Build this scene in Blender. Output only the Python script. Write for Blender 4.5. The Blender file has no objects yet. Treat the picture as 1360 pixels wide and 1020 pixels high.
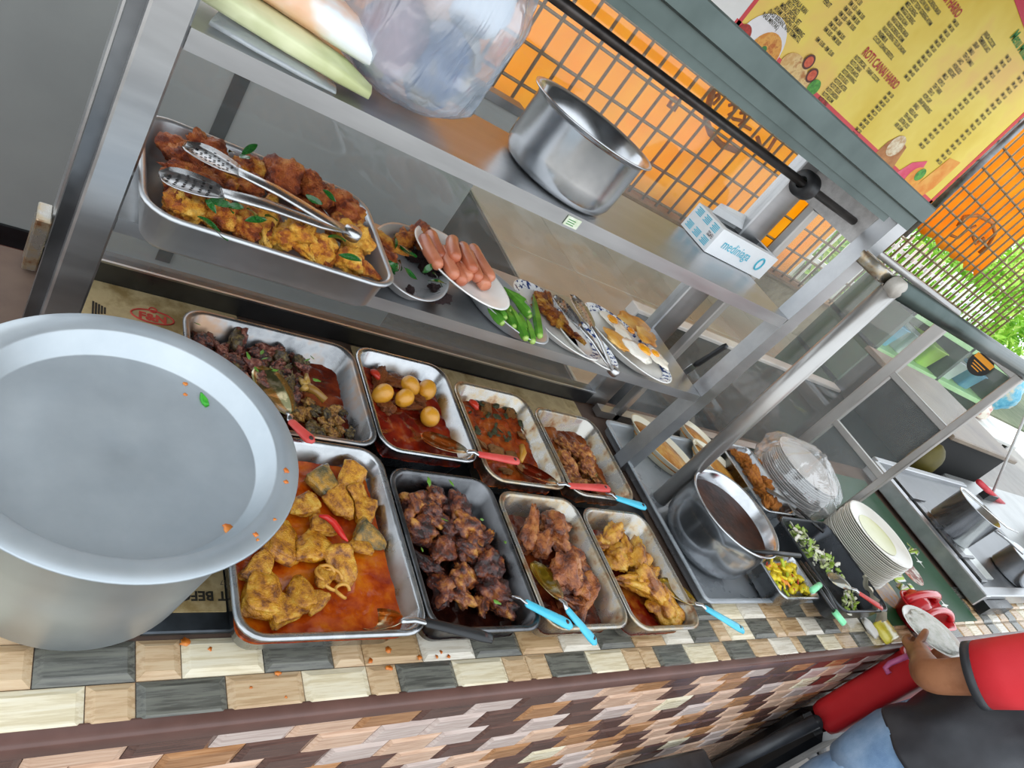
import bpy, bmesh, math, random
from mathutils import Vector, Matrix, noise, Euler

# ------------------------------------------------------------------ scene, camera, light
scene = bpy.context.scene
col = scene.collection
PI = math.pi
FPX = 935.4077                      # focal length in pixels of the 1360 x 1020 picture
RX = Vector((0.75362013, -0.33427599, 0.5659649))      # picture right, in world axes
RD = Vector((0.19045444, -0.71304861, -0.67475090))    # picture down
RF = Vector((0.62911351, 0.61629639, -0.47370344))     # view direction
CAM = Vector((0, 0, 0.84))          # the counter top is z = 0
FZ = -0.95                          # stall floor

cam_data = bpy.data.cameras.new('camera')
cam = bpy.data.objects.new('camera', cam_data)
col.objects.link(cam)
cam_data.sensor_fit = 'HORIZONTAL'
cam_data.sensor_width = 36.0
cam_data.lens = FPX / 1360 * 36.0
cam_data.clip_start = 0.02
cam_data.clip_end = 200
cam.matrix_world = Matrix(((RX.x, -RD.x, -RF.x, CAM.x), (RX.y, -RD.y, -RF.y, CAM.y),
                           (RX.z, -RD.z, -RF.z, CAM.z), (0, 0, 0, 1)))
scene.camera = cam

world = bpy.data.worlds.new('sky')
scene.world = world
world.use_nodes = True
wn = world.node_tree
wn.nodes.clear()
w_out = wn.nodes.new('ShaderNodeOutputWorld')
w_bg = wn.nodes.new('ShaderNodeBackground')
w_tc = wn.nodes.new('ShaderNodeTexCoord')
w_sep = wn.nodes.new('ShaderNodeSeparateXYZ')
w_map = wn.nodes.new('ShaderNodeMapRange')
w_ramp = wn.nodes.new('ShaderNodeValToRGB')
w_map.inputs['From Min'].default_value = -1
w_ramp.color_ramp.elements[0].position = 0.40
w_ramp.color_ramp.elements[0].color = (0.62, 0.60, 0.57, 1)
w_ramp.color_ramp.elements[1].position = 0.56
w_ramp.color_ramp.elements[1].color = (0.86, 0.93, 1.0, 1)
wn.links.new(w_tc.outputs['Generated'], w_sep.inputs[0])
wn.links.new(w_sep.outputs['Z'], w_map.inputs['Value'])
wn.links.new(w_map.outputs[0], w_ramp.inputs[0])
wn.links.new(w_ramp.outputs[0], w_bg.inputs['Color'])
w_bg.inputs['Strength'].default_value = 1.9
wn.links.new(w_bg.outputs[0], w_out.inputs[0])

sun_data = bpy.data.lights.new('sun', 'SUN')
sun_data.energy = 3.0
sun_data.angle = math.radians(12)
sun_data.color = (1.0, 0.96, 0.88)
sun = bpy.data.objects.new('sun', sun_data)
col.objects.link(sun)
sun.rotation_euler = Vector((0.25, -0.62, -0.74)).to_track_quat('-Z', 'Y').to_euler()

vs = scene.view_settings
vs.view_transform = 'Standard'
vs.look = 'None'
vs.gamma = 1
vs.use_curve_mapping = False
vs.exposure = 0.12

# ------------------------------------------------------------------ picture rays
def ray(u, v):
    return RX * ((u - 680) / FPX) + RD * ((v - 510) / FPX) + RF
def PZ(u, v, z=0.0):
    d = ray(u, v); return CAM + d * ((z - CAM.z) / d.z)
def PY(u, v, y):
    d = ray(u, v); return CAM + d * (y / d.y)
def PX(u, v, x):
    d = ray(u, v); return CAM + d * (x / d.x)

# ------------------------------------------------------------------ materials
def L(h):
    h = h.lstrip('#')
    c = [int(h[i:i + 2], 16) / 255 for i in (0, 2, 4)]
    return tuple((x / 12.92 if x <= 0.04045 else ((x + 0.055) / 1.055) ** 2.4) for x in c) + (1,)
MATS = {}
def mat(name, cols, rough=0.5, metal=0.0, scale=20, detail=4, bump=0.0, bscale=None, spec=0.5, stretch=None,
        rvar=0.0, coat=0.0, pos=None, trans=0.0, distort=0.0, alpha=1.0, ior=None):
    """noise-coloured principled material; cols = list of hex colours along the noise"""
    if name in MATS: return MATS[name]
    m = bpy.data.materials.new(name); m.use_nodes = True
    nt = m.node_tree; b = nt.nodes['Principled BSDF']
    b.inputs['Roughness'].default_value = rough
    b.inputs['Metallic'].default_value = metal
    b.inputs['Specular IOR Level'].default_value = spec
    b.inputs['Coat Weight'].default_value = coat
    b.inputs['Coat Roughness'].default_value = 0.08
    b.inputs['Transmission Weight'].default_value = trans
    b.inputs['Alpha'].default_value = alpha
    if ior: b.inputs['IOR'].default_value = ior
    if isinstance(cols, str): cols = [cols]
    if len(cols) == 1 and not bump and not rvar:
        b.inputs['Base Color'].default_value = L(cols[0])
        MATS[name] = m; return m
    tc = nt.nodes.new('ShaderNodeTexCoord'); mp = nt.nodes.new('ShaderNodeMapping')
    nt.links.new(tc.outputs['Object'], mp.inputs[0])
    if stretch: mp.inputs['Scale'].default_value = stretch
    nz = nt.nodes.new('ShaderNodeTexNoise'); nz.inputs['Scale'].default_value = scale
    nz.inputs['Detail'].default_value = detail; nz.inputs['Roughness'].default_value = 0.62
    nz.inputs['Distortion'].default_value = distort
    oi = nt.nodes.new('ShaderNodeObjectInfo'); ad = nt.nodes.new('ShaderNodeVectorMath')
    sc = nt.nodes.new('ShaderNodeMath'); sc.operation = 'MULTIPLY'; sc.inputs[1].default_value = 37
    nt.links.new(oi.outputs['Random'], sc.inputs[0])
    nt.links.new(mp.outputs[0], ad.inputs[0]); nt.links.new(sc.outputs[0], ad.inputs[1])
    nt.links.new(ad.outputs[0], nz.inputs['Vector'])
    if len(cols) > 1:
        rp = nt.nodes.new('ShaderNodeValToRGB'); cr = rp.color_ramp
        n = len(cols)
        ps = pos or [0.36 + 0.28 * i / (n - 1) for i in range(n)]
        while len(cr.elements) < n: cr.elements.new(0.5)
        for i, c in enumerate(cols):
            cr.elements[i].position = ps[i]; cr.elements[i].color = L(c)
        nt.links.new(nz.outputs['Fac'], rp.inputs[0]); nt.links.new(rp.outputs[0], b.inputs['Base Color'])
    else: b.inputs['Base Color'].default_value = L(cols[0])
    if rvar:
        mr = nt.nodes.new('ShaderNodeMapRange')
        mr.inputs['From Min'].default_value = 0.3; mr.inputs['From Max'].default_value = 0.7
        mr.inputs['To Min'].default_value = max(0.02, rough - rvar); mr.inputs['To Max'].default_value = rough + rvar
        nt.links.new(nz.outputs['Fac'], mr.inputs[0]); nt.links.new(mr.outputs[0], b.inputs['Roughness'])
    if bump:
        bp = nt.nodes.new('ShaderNodeBump'); bp.inputs['Strength'].default_value = bump
        bp.inputs['Distance'].default_value = 0.004
        n2 = nt.nodes.new('ShaderNodeTexNoise'); n2.inputs['Scale'].default_value = bscale or scale * 2
        n2.inputs['Detail'].default_value = 5
        nt.links.new(ad.outputs[0], n2.inputs['Vector'])
        nt.links.new(n2.outputs['Fac'], bp.inputs['Height']); nt.links.new(bp.outputs[0], b.inputs['Normal'])
    MATS[name] = m; return m

def sheer(name, tint, opac, rough=0.1, gloss=0.25, bump=0.0, bscale=20):
    """thin pane or film: see-through, with a surface reflection"""
    if name in MATS: return MATS[name]
    m = bpy.data.materials.new(name); m.use_nodes = True
    nt = m.node_tree; nt.nodes.clear()
    o = nt.nodes.new('ShaderNodeOutputMaterial')
    t = nt.nodes.new('ShaderNodeBsdfTransparent'); t.inputs[0].default_value = (1, 1, 1, 1)
    d = nt.nodes.new('ShaderNodeBsdfDiffuse'); d.inputs[0].default_value = L(tint)
    tl = nt.nodes.new('ShaderNodeBsdfTranslucent'); tl.inputs[0].default_value = L(tint)
    g = nt.nodes.new('ShaderNodeBsdfGlossy'); g.inputs['Roughness'].default_value = rough
    a = nt.nodes.new('ShaderNodeMixShader'); b = nt.nodes.new('ShaderNodeMixShader'); c = nt.nodes.new('ShaderNodeMixShader')
    fr = nt.nodes.new('ShaderNodeLayerWeight'); fr.inputs['Blend'].default_value = 0.5
    pw = nt.nodes.new('ShaderNodeMath'); pw.operation = 'POWER'; pw.inputs[1].default_value = 4.0
    ma = nt.nodes.new('ShaderNodeMath'); ma.operation = 'MULTIPLY_ADD'; ma.inputs[1].default_value = 0.5; ma.inputs[2].default_value = gloss * 0.35
    nt.links.new(fr.outputs['Facing'], pw.inputs[0]); nt.links.new(pw.outputs[0], ma.inputs[0])
    c.inputs[0].default_value = 0.5
    nt.links.new(d.outputs[0], c.inputs[1]); nt.links.new(tl.outputs[0], c.inputs[2])
    a.inputs[0].default_value = opac
    nt.links.new(t.outputs[0], a.inputs[1]); nt.links.new(c.outputs[0], a.inputs[2])
    nt.links.new(ma.outputs[0], b.inputs[0])
    nt.links.new(a.outputs[0], b.inputs[1]); nt.links.new(g.outputs[0], b.inputs[2])
    nt.links.new(b.outputs[0], o.inputs[0])
    if bump:
        bp = nt.nodes.new('ShaderNodeBump'); bp.inputs['Strength'].default_value = bump; bp.inputs['Distance'].default_value = 0.01
        n2 = nt.nodes.new('ShaderNodeTexNoise'); n2.inputs['Scale'].default_value = bscale; n2.inputs['Detail'].default_value = 3
        n2.inputs['Distortion'].default_value = 1.2
        tcx = nt.nodes.new('ShaderNodeTexCoord'); mpx = nt.nodes.new('ShaderNodeMapping'); mpx.inputs['Scale'].default_value = (1, 1, .3)
        nt.links.new(tcx.outputs['Object'], mpx.inputs[0]); nt.links.new(mpx.outputs[0], n2.inputs['Vector'])
        nt.links.new(n2.outputs['Fac'], bp.inputs['Height'])
        nt.links.new(bp.outputs[0], g.inputs['Normal']); nt.links.new(bp.outputs[0], d.inputs['Normal'])
    MATS[name] = m; return m

def cloth_through(name, c1, c2, scale=3):
    """tarpaulin that lets daylight through"""
    if name in MATS: return MATS[name]
    m = bpy.data.materials.new(name); m.use_nodes = True
    nt = m.node_tree; nt.nodes.clear()
    o = nt.nodes.new('ShaderNodeOutputMaterial')
    d = nt.nodes.new('ShaderNodeBsdfDiffuse'); tl = nt.nodes.new('ShaderNodeBsdfTranslucent')
    mx = nt.nodes.new('ShaderNodeMixShader'); mx.inputs[0].default_value = 0.55
    tc = nt.nodes.new('ShaderNodeTexCoord'); nz = nt.nodes.new('ShaderNodeTexNoise'); nz.inputs['Scale'].default_value = scale
    nz.inputs['Detail'].default_value = 6
    rp = nt.nodes.new('ShaderNodeValToRGB'); rp.color_ramp.elements[0].color = L(c1); rp.color_ramp.elements[1].color = L(c2)
    rp.color_ramp.elements[0].position = 0.35; rp.color_ramp.elements[1].position = 0.65
    nt.links.new(tc.outputs['Object'], nz.inputs['Vector']); nt.links.new(nz.outputs['Fac'], rp.inputs[0])
    for s in (d, tl): nt.links.new(rp.outputs[0], s.inputs[0])
    nt.links.new(d.outputs[0], mx.inputs[1]); nt.links.new(tl.outputs[0], mx.inputs[2]); nt.links.new(mx.outputs[0], o.inputs[0])
    MATS[name] = m; return m

STEEL = mat('brushed steel', ['#b4b5b7', '#c4c5c6'], 0.36, 1.0, 3, rvar=0.05, stretch=(1, 6, 6))
STEEL_D = mat('dull steel', ['#6d6f72', '#97999b'], 0.38, 1.0, 5, rvar=0.1)
STEEL_POT = mat('polished steel', ['#b4b6b8', '#d2d3d5'], 0.2, 0.95, 9, rvar=0.06)
STEEL_PAN = mat('tray steel', ['#a3a5a7', '#c6c8c9'], 0.26, 1.0, 14, rvar=0.1)
STEEL_OLD = mat('darkened tray steel', ['#57585a', '#7c7d7f'], 0.3, 1.0, 14, rvar=0.1)
STEEL_OILY = mat('steel with dried gravy', ['#b0aca4', '#b7a78c', '#8a4d1c'], 0.3, 0.85, 28, pos=[.45, .56, .72], rvar=0.1)
ALU = mat('cast aluminium', ['#a9b0b4', '#bfc6ca'], 0.42, 0.9, 3, rvar=0.06, detail=8)
BLACK = mat('black plastic', ['#121314', '#1d1e20'], 0.35, 0, 8, rvar=0.1)
WHITE = mat('white glaze', ['#e9e6df', '#f3f1ec'], 0.18, 0, 6)
GLASS = sheer('clear glass pane', '#dfe8e6', 0.05, 0.03, 0.12)

# ------------------------------------------------------------------ objects
def tag(o, label=None, cat=None, group=None, kind=None):
    if label: o['label'] = label
    if cat: o['category'] = cat
    if group: o['group'] = group
    if kind: o['kind'] = kind
    return o
def thing(name, label, cat, loc=(0, 0, 0), group=None, kind=None):
    o = bpy.data.objects.new(name, None); col.objects.link(o)
    o.empty_display_size = 0.02
    o.location = loc
    return tag(o, label, cat, group, kind)
def obj(name, bm, m, parent=None, smooth=True, label=None, cat=None, group=None, kind=None, loc=None):
    """bm holds world coordinates; the object sits at its parent's origin, or at loc"""
    me = bpy.data.meshes.new(name)
    bmesh.ops.recalc_face_normals(bm, faces=bm.faces[:])
    if parent is not None:
        org = Vector(parent.location)
        p = parent.parent
        while p is not None: org += Vector(p.location); p = p.parent
    else: org = Vector(loc) if loc is not None else Vector((0, 0, 0))
    bmesh.ops.translate(bm, verts=bm.verts[:], vec=-org)
    bm.to_mesh(me); bm.free()
    for x in (m if isinstance(m, (list, tuple)) else [m]): me.materials.append(x)
    if smooth: me.shade_smooth()
    o = bpy.data.objects.new(name, me); col.objects.link(o)
    if parent is not None: o.parent = parent
    else: o.location = org
    return tag(o, label, cat, group, kind)
def dup(o, loc, rot=None, scale=None, parent=None, **kw):
    c = o.copy(); col.objects.link(c); c.location = loc
    if rot is not None: c.rotation_euler = rot
    if scale is not None: c.scale = scale
    if parent is not None: c.parent = parent
    for ch in o.children:
        k = ch.copy(); col.objects.link(k); k.parent = c
        for g in ch.children:
            q = g.copy(); col.objects.link(q); q.parent = k
    return tag(c, **kw)

# ------------------------------------------------------------------ shapes
def box(bm, x0, x1, y0, y1, z0, z1, bev=0.0, seg=1, M=None):
    vs_ = [bm.verts.new((x, y, z)) for z in (z0, z1) for y in (y0, y1) for x in (x0, x1)]
    fs = [bm.faces.new([vs_[i] for i in q]) for q in ((0, 2, 3, 1), (4, 5, 7, 6), (0, 1, 5, 4), (2, 6, 7, 3), (0, 4, 6, 2), (1, 3, 7, 5))]
    if bev:
        es = list({e for f in fs for e in f.edges})
        r = bmesh.ops.bevel(bm, geom=es, offset=bev, segments=seg, affect='EDGES', profile=0.5)
        if M:
            allv = {v for f in r['faces'] for v in f.verts}
            bmesh.ops.transform(bm, matrix=M, verts=list(allv))
    elif M: bmesh.ops.transform(bm, matrix=M, verts=vs_)
    return bm
def B(*a, **k): return box(bmesh.new(), *a, **k)
def frame_of(d):
    d = d.normalized()
    up = Vector((0, 0, 1)) if abs(d.z) < 0.95 else Vector((1, 0, 0))
    s = d.cross(up).normalized(); return s, s.cross(d).normalized()
def tube(bm, pts, r, seg=10, cap=True, flat=None):
    """swept round tube; r a number or one per point; flat = (sx, sy) squash"""
    pts = [Vector(p) for p in pts]; n = len(pts)
    rr = r if isinstance(r, (list, tuple)) else [r] * n
    rings = []
    s = u = None
    for i, p in enumerate(pts):
        d = (pts[min(i + 1, n - 1)] - pts[max(i - 1, 0)])
        if s is None: s, u = frame_of(d)
        else:
            d.normalize(); s = (s - d * s.dot(d)).normalized(); u = s.cross(d).normalized()
        fx, fy = flat if flat else (1, 1)
        rings.append([bm.verts.new(p + s * (math.cos(2 * PI * k / seg) * rr[i] * fx) + u * (math.sin(2 * PI * k / seg) * rr[i] * fy)) for k in range(seg)])
    for a, b in zip(rings, rings[1:]):
        for k in range(seg): bm.faces.new((a[k], a[(k + 1) % seg], b[(k + 1) % seg], b[k]))
    if cap:
        bm.faces.new(rings[0][::-1]); bm.faces.new(rings[-1])
    return bm
def T(pts, r, seg=10, **k): return tube(bmesh.new(), pts, r, seg, **k)
def bar(bm, a, b, w, h):
    """square bar from a to b"""
    a, b = Vector(a), Vector(b); s, u = frame_of(b - a)
    q = [(-1, -1), (1, -1), (1, 1), (-1, 1)]
    A = [bm.verts.new(a + s * x * w / 2 + u * y * h / 2) for x, y in q]; Bv = [bm.verts.new(b + s * x * w / 2 + u * y * h / 2) for x, y in q]
    for k in range(4): bm.faces.new((A[k], A[(k + 1) % 4], Bv[(k + 1) % 4], Bv[k]))
    bm.faces.new(A[::-1]); bm.faces.new(Bv); return bm
def lathe(bm, prof, c, seg=48, sx=1, sy=1, rot=0, close=False):
    """prof = (radius, z) list, turned about the vertical through c"""
    cx, cy, cz = c; rings = []
    for r, z in prof:
        if r < 1e-6: rings.append([bm.verts.new((cx, cy, cz + z))])
        else:
            ring = []
            for k in range(seg):
                a = 2 * PI * k / seg; x, y = r * math.cos(a) * sx, r * math.sin(a) * sy
                ring.append(bm.verts.new((cx + x * math.cos(rot) - y * math.sin(rot), cy + x * math.sin(rot) + y * math.cos(rot), cz + z)))
            rings.append(ring)
    for a, b in zip(rings, rings[1:]):
        for k in range(seg):
            k2 = (k + 1) % seg
            if len(a) == 1 and len(b) == 1: continue
            if len(a) == 1: bm.faces.new((a[0], b[k2], b[k]))
            elif len(b) == 1: bm.faces.new((a[k], a[k2], b[0]))
            else: bm.faces.new((a[k], a[k2], b[k2], b[k]))
    return bm
def LT(prof, c, seg=48, **k): return lathe(bmesh.new(), prof, c, seg, **k)
def rrect(x0, x1, y0, y1, r, n=6):
    r = max(1e-4, min(r, (x1 - x0) / 2 - 1e-4, (y1 - y0) / 2 - 1e-4)); o = []
    for cx, cy, a0 in ((x1 - r, y1 - r, 0), (x0 + r, y1 - r, PI / 2), (x0 + r, y0 + r, PI), (x1 - r, y0 + r, 1.5 * PI)):
        for k in range(n + 1):
            a = a0 + PI / 2 * k / n; o.append((cx + r * math.cos(a), cy + r * math.sin(a)))
    return o
def loft(bm, rings, cap0=True, cap1=True):
    R_ = [[bm.verts.new(p) for p in r] for r in rings]
    n = len(R_[0])
    for a, b in zip(R_, R_[1:]):
        for k in range(n): bm.faces.new((a[k], a[(k + 1) % n], b[(k + 1) % n], b[k]))
    if cap0: bm.faces.new(R_[0][::-1])
    if cap1: bm.faces.new(R_[-1])
    return bm
def pan_bm(x0, x1, y0, y1, z0, z1, rim=0.007, taper=0.014, r=0.032):
    def ring(ins, z, rr): return [(x, y, z) for x, y in rrect(x0 + ins, x1 - ins, y0 + ins, y1 - ins, rr)]
    return loft(bmesh.new(), [ring(rim + taper + .008, z0, r * .5), ring(rim + taper, z0 + .008, r * .7), ring(rim + .001, z1 - .006, r), ring(0, z1 - .006, r + rim), ring(-.001, z1 - .002, r + rim),
                              ring(.002, z1, r + rim), ring(rim, z1 - .0005, r), ring(rim + .003, z1 - .004, r), ring(rim + taper + .002, z0 + .012, r * .7), ring(rim + taper + .014, z0 + .003, r * .5)])
def slab_bm(x0, x1, y0, y1, z, r, nx=40, ny=40, amp=0.0, freq=30, seed=0, skirt=0.004):
    """liquid or mash surface that fills a rounded rectangle"""
    bm = bmesh.new(); g = {}
    def inside(x, y):
        dx = max(x0 + r - x, 0, x - (x1 - r)); dy = max(y0 + r - y, 0, y - (y1 - r)); h = math.hypot(dx, dy)
        if h > r:
            f = r / h
            x = x + (dx - dx * f) * (1 if x < x0 + r else -1); y = y + (dy - dy * f) * (1 if y < y0 + r else -1)
        return x, y
    for i in range(nx + 1):
        for j in range(ny + 1):
            x, y = inside(x0 + (x1 - x0) * i / nx, y0 + (y1 - y0) * j / ny)
            h = amp * noise.fractal(Vector((x * freq + seed, y * freq, seed * 1.7)), 1, 2, 3) if amp else 0
            g[i, j] = bm.verts.new((x, y, z + h))
    for i in range(nx):
        for j in range(ny): bm.faces.new((g[i, j], g[i + 1, j], g[i + 1, j + 1], g[i, j + 1]))
    return bm
def lump_bm(seed, sx=1, sy=1, sz=1, amp=0.25, freq=1.6, sub=3, fine=0.06, shape=None):
    bm = bmesh.new(); bmesh.ops.create_icosphere(bm, subdivisions=sub, radius=1)
    o = Vector((seed * 3.1, seed * 1.7, seed * 5.3))
    for v in bm.verts:
        p = v.co.copy()
        d = 1 + amp * noise.noise(p * freq + o) * 1.6 + fine * noise.noise(p * freq * 4 + o) * 1.5 + fine * .6 * noise.noise(p * freq * 9 + o)
        p = p * d
        if shape: p = shape(p)
        v.co = Vector((p.x * sx, p.y * sy, p.z * sz))
    return bm
def drumstick(p):
    t = (p.x + 1) / 2; w = 0.42 + 0.75 * max(0, min(1, t)) ** 1.5
    return Vector((p.x * 1.35, p.y * w, p.z * w))
def wedge(p):
    t = max(0, min(1, (p.x + 1) / 2)); w = 0.35 + 0.85 * t
    f = lambda q: math.copysign(abs(q) ** 0.6, q)
    return Vector((f(p.x) * 1.0, f(p.y) * w, f(p.z) * (0.55 + .3 * t)))
def text(body, size, loc, m, parent, name, rot=(PI / 2, 0, 0), align='LEFT', ext=0.0, sp=1.0, sx=1.0, bold=0.0):
    cu = bpy.data.curves.new(name, 'FONT'); cu.body = body; cu.size = size; cu.align_x = align
    cu.extrude = ext; cu.space_line = sp; cu.resolution_u = 2; cu.offset = bold
    t = bpy.data.objects.new(name + '_tmp', cu); col.objects.link(t)
    dg = bpy.context.evaluated_depsgraph_get(); me = bpy.data.meshes.new_from_object(t.evaluated_get(dg))
    bpy.data.objects.remove(t); bpy.data.curves.remove(cu)
    me.materials.clear(); me.materials.append(m)
    o = bpy.data.objects.new(name, me); col.objects.link(o)
    o.rotation_euler = rot; o.scale = (sx, 1, 1)
    org = Vector((0, 0, 0))
    p = parent
    while p is not None: org += Vector(p.location); p = p.parent
    o.parent = parent; o.location = Vector(loc) - org
    return o
def flat_disc(bm, c, ax, ay, r, sx=1, sy=1, seg=28):
    v = [bm.verts.new(c + ax * (math.cos(2 * PI * k / seg) * r * sx) + ay * (math.sin(2 * PI * k / seg) * r * sy)) for k in range(seg)]
    bm.faces.new(v); return bm
rnd = random.Random(7)
# ================================================================== the setting
YB = 4.75     # far wall with the wire mesh
YP = 2.38     # grey partition behind the cabinet
GRANITE = mat('dark granite', ['#15191b', '#252b2e', '#434b4f'], 0.55, 0, 60, detail=8, pos=[.35, .55, .75], spec=.2)
BEIGE = mat('beige floor tile', ['#a59c88', '#b5ab95'], 0.35, 0, 2, detail=6)
GREY_WALL = mat('grey painted panel', ['#8d8f8c', '#999b97'], 0.38, 0, 1.2, detail=6)
obj('floor', B(-4, 16, -5, 14, FZ - .1, FZ), mat('cement floor', ['#74716c', '#85827c'], 0.5, 0, 3), smooth=False, kind='structure')
obj('added_shade_roof', B(-1.6, 7.8, .45, YB + .1, 2.9, 2.95), mat('white shade roof', ['#c9c9c5', '#d8d8d4'], .6, 0, 1), smooth=False, kind='structure')  # unseen roof added to shade the stall, cut short so sky lights the front
obj('floor_granite', B(-.6, 2.93, 1.13, YB, FZ - .02, FZ + .004), GRANITE, smooth=False, kind='structure')
# beige kitchen tiles, each its own piece
ft = thing('floor_tiles', None, None, (0, 0, FZ), kind='structure')
tb = bmesh.new(); box(tb, -.397, .397, -.397, .397, .004, .02, bev=.004)
t0 = obj('floor_tile', tb, BEIGE, None, smooth=False)
t0.parent = ft; first = True
for i in range(8):
    for j in range(3):
        loc = (2.95 + .4 + i * .8, YB - .42 - j * .8, 0)
        if first: t0.location = loc; first = False
        else: dup(t0, loc, parent=ft)
rb = obj('floor_red', B(-1.5, .45, 1.2, YP, FZ + .004, FZ + .012), mat('red brown floor paint', ['#5a2f28', '#6d3d33'], 0.5, 0, 4), smooth=False, kind='structure')
# grey partition: panel with black joint strip and black skirting
PXR = PY(629, 247, YP).x
wl = thing('wall_left', None, None, (0, YP, FZ), kind='structure')
obj('panel', B(-2.4, PXR, YP, YP + .06, FZ, .27, bev=.004), GREY_WALL, wl, smooth=False)
sx_ = PY(303, 140, YP).x
obj('joint_strip', B(sx_ - .02, sx_ + .03, YP - .006, YP + .01, FZ + .12, .27), mat('black strip', ['#1b1d1e', '#2b2e30'], .5, 0, 30), wl, smooth=False)
obj('skirting', B(-2.4, PXR, YP - .012, YP + .01, FZ, FZ + .09), BLACK, wl, smooth=False)
obj('top_rail', B(-2.4, PXR + .01, YP - .01, YP + .07, .27, .30), STEEL_D, wl, smooth=False)
# far low wall under the mesh
ZM = -.40
wb = thing('wall_back', None, None, (0, YB, FZ), kind='structure')
obj('low_wall', B(.8, 12.5, YB, YB + .15, FZ, ZM - .03), mat('stained plaster', ['#8b7f68', '#b2a58b', '#a2957c'], .7, 0, 3, detail=8), wb, smooth=False)
obj('sill', B(.8, 12.5, YB - .05, YB + .2, ZM - .03, ZM), mat('brown sill', ['#6e5a45', '#8b7458'], .6, 0, 4), wb, smooth=False)
wt = B(0, .295, YB - .012, YB, FZ, FZ + .13, bev=.004)
w0 = obj('tile', wt, mat('white wall tile', ['#d9d6cc', '#e6e3da'], .25, 0, 5), wb, smooth=False); w0.location = (.9, 0, 0)
for i in range(1, 24): dup(w0, (.9 + i * .3, 0, 0), parent=wb)

# ------------------------------------------------------------------ serving counter
cn = thing('serving_counter', 'long serving counter covered in wood-look tiles with a brown edge trim', 'counter', (1.5, .34, FZ))
obj('body', B(-.5, 4.3, .346, 1.125, FZ, -.006), mat('cement backing', ['#5d4a40', '#6e5a4c'], .7, 0, 8), cn, smooth=False)
obj('edge_trim', B(-.5, 4.3, .332, .352, -.032, -.001, bev=.004, seg=2), mat('brown plastic trim', ['#5d4038', '#6d4c43'], .35, 0, 10, rvar=.08), cn)
GR = (6, 90, 90)
TILE = {'G': mat('charcoal wood tile', ['#4d4c46', '#66655d', '#757469'], .28, 0, 2.2, stretch=GR, rvar=.06, detail=6),
        'T': mat('tan wood tile', ['#b2926d', '#c4a681', '#cdb491'], .28, 0, 2.2, stretch=GR, rvar=.06, detail=6),
        'P': mat('pale wood tile', ['#cdbd9a', '#ddd0b2', '#e4dac2'], .28, 0, 2.2, stretch=GR, rvar=.06, detail=6),
        'W': mat('whitish wood tile', ['#c8bda9', '#d9d0bf', '#e3dccd'], .28, 0, 2.2, stretch=GR, rvar=.06, detail=6),
        'B': mat('brown wood tile', ['#a3805a', '#b99970', '#c5a67e'], .28, 0, 2.2, stretch=GR, rvar=.06, detail=6),
        'D': mat('dark brown wood tile', ['#4b322b', '#5d4037', '#6a4b41'], .2, 0, 2.2, stretch=(6, 90, 90), rvar=.06, detail=6),
        'S': mat('pink sand wood tile', ['#c09a80', '#d3ae93', '#dcbca4'], .2, 0, 2.2, stretch=(6, 90, 90), rvar=.06, detail=6),
        'O': mat('oak wood tile', ['#94653f', '#ab7a50', '#b98a61'], .2, 0, 2.2, stretch=(6, 90, 90), rvar=.06, detail=6),
        'E': mat('ash wood tile', ['#b8a39a', '#c9b5ab', '#d4c4bb'], .2, 0, 2.2, stretch=(6, 90, 90), rvar=.06, detail=6)}
TB = {}
def tile_mesh(w, h, key, vert):
    k = (round(w, 3), round(h, 3), key, vert)
    if k in TB: return TB[k]
    b = .0095; z0, z1 = -.006, 0.0; g = .0006
    lo = [(g, g), (w - g, g), (w - g, h - g), (g, h - g)]; hi = [(b, b), (w - b, b), (w - b, h - b), (b, h - b)]
    f = (lambda x, y, z: (x, y, z)) if not vert else (lambda x, y, z: (x, -z - .006, y))
    bm = bmesh.new()
    loft(bm, [[f(x, y, z0) for x, y in lo], [f(x, y, z0 + .002) for x, y in lo], [f(x, y, z1) for x, y in hi]])
    bmesh.ops.recalc_face_normals(bm, faces=bm.faces[:])
    me = bpy.data.meshes.new('tile'); bm.to_mesh(me); bm.free(); me.materials.append(TILE[key]); TB[k] = me
    return me
def add_tile(x, y, z, w, h, key, vert):
    o = bpy.data.objects.new('tile', tile_mesh(w, h, key, vert)); col.objects.link(o)
    o.parent = cn; o.location = Vector((x, y, z)) - Vector(cn.location)
rowA = [(-.006, 'T'), (.094, 'P'), (.194, 'T'), (.244, 'G'), (.344, 'T'), (.442, 'P'), (.537, 'T'), (.585, 'G'), (.684, 'P'), (.784, 'T'), (.834, 'T'), (.880, 'G'), (.978, 'P'), (1.077, 'T'),
        (1.125, 'T'), (1.170, 'G'), (1.268, 'P'), (1.364, 'T'), (1.412, 'G'), (1.510, 'T'), (1.600, 'W'), (1.700, 'T'), (1.737, 'G'), (1.837, 'P'), (1.930, 'T'), (2.02, 'G'), (2.12, 'P')]
rowB = [(-.006, 'P'), (.094, 'T'), (.144, 'G'), (.244, 'T'), (.294, 'P'), (.394, 'G'), (.490, 'T'), (.537, 'B'), (.634, 'W'), (.733, 'G'), (.831, 'B'), (.927, 'W'), (1.023, 'G'), (1.121, 'B'),
        (1.218, 'W'), (1.313, 'G'), (1.405, 'T'), (1.453, 'P'), (1.550, 'G'), (1.647, 'T'), (1.695, 'B'), (1.789, 'W'), (1.885, 'G'), (1.98, 'T'), (2.03, 'P'), (2.13, 'G')]
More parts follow.
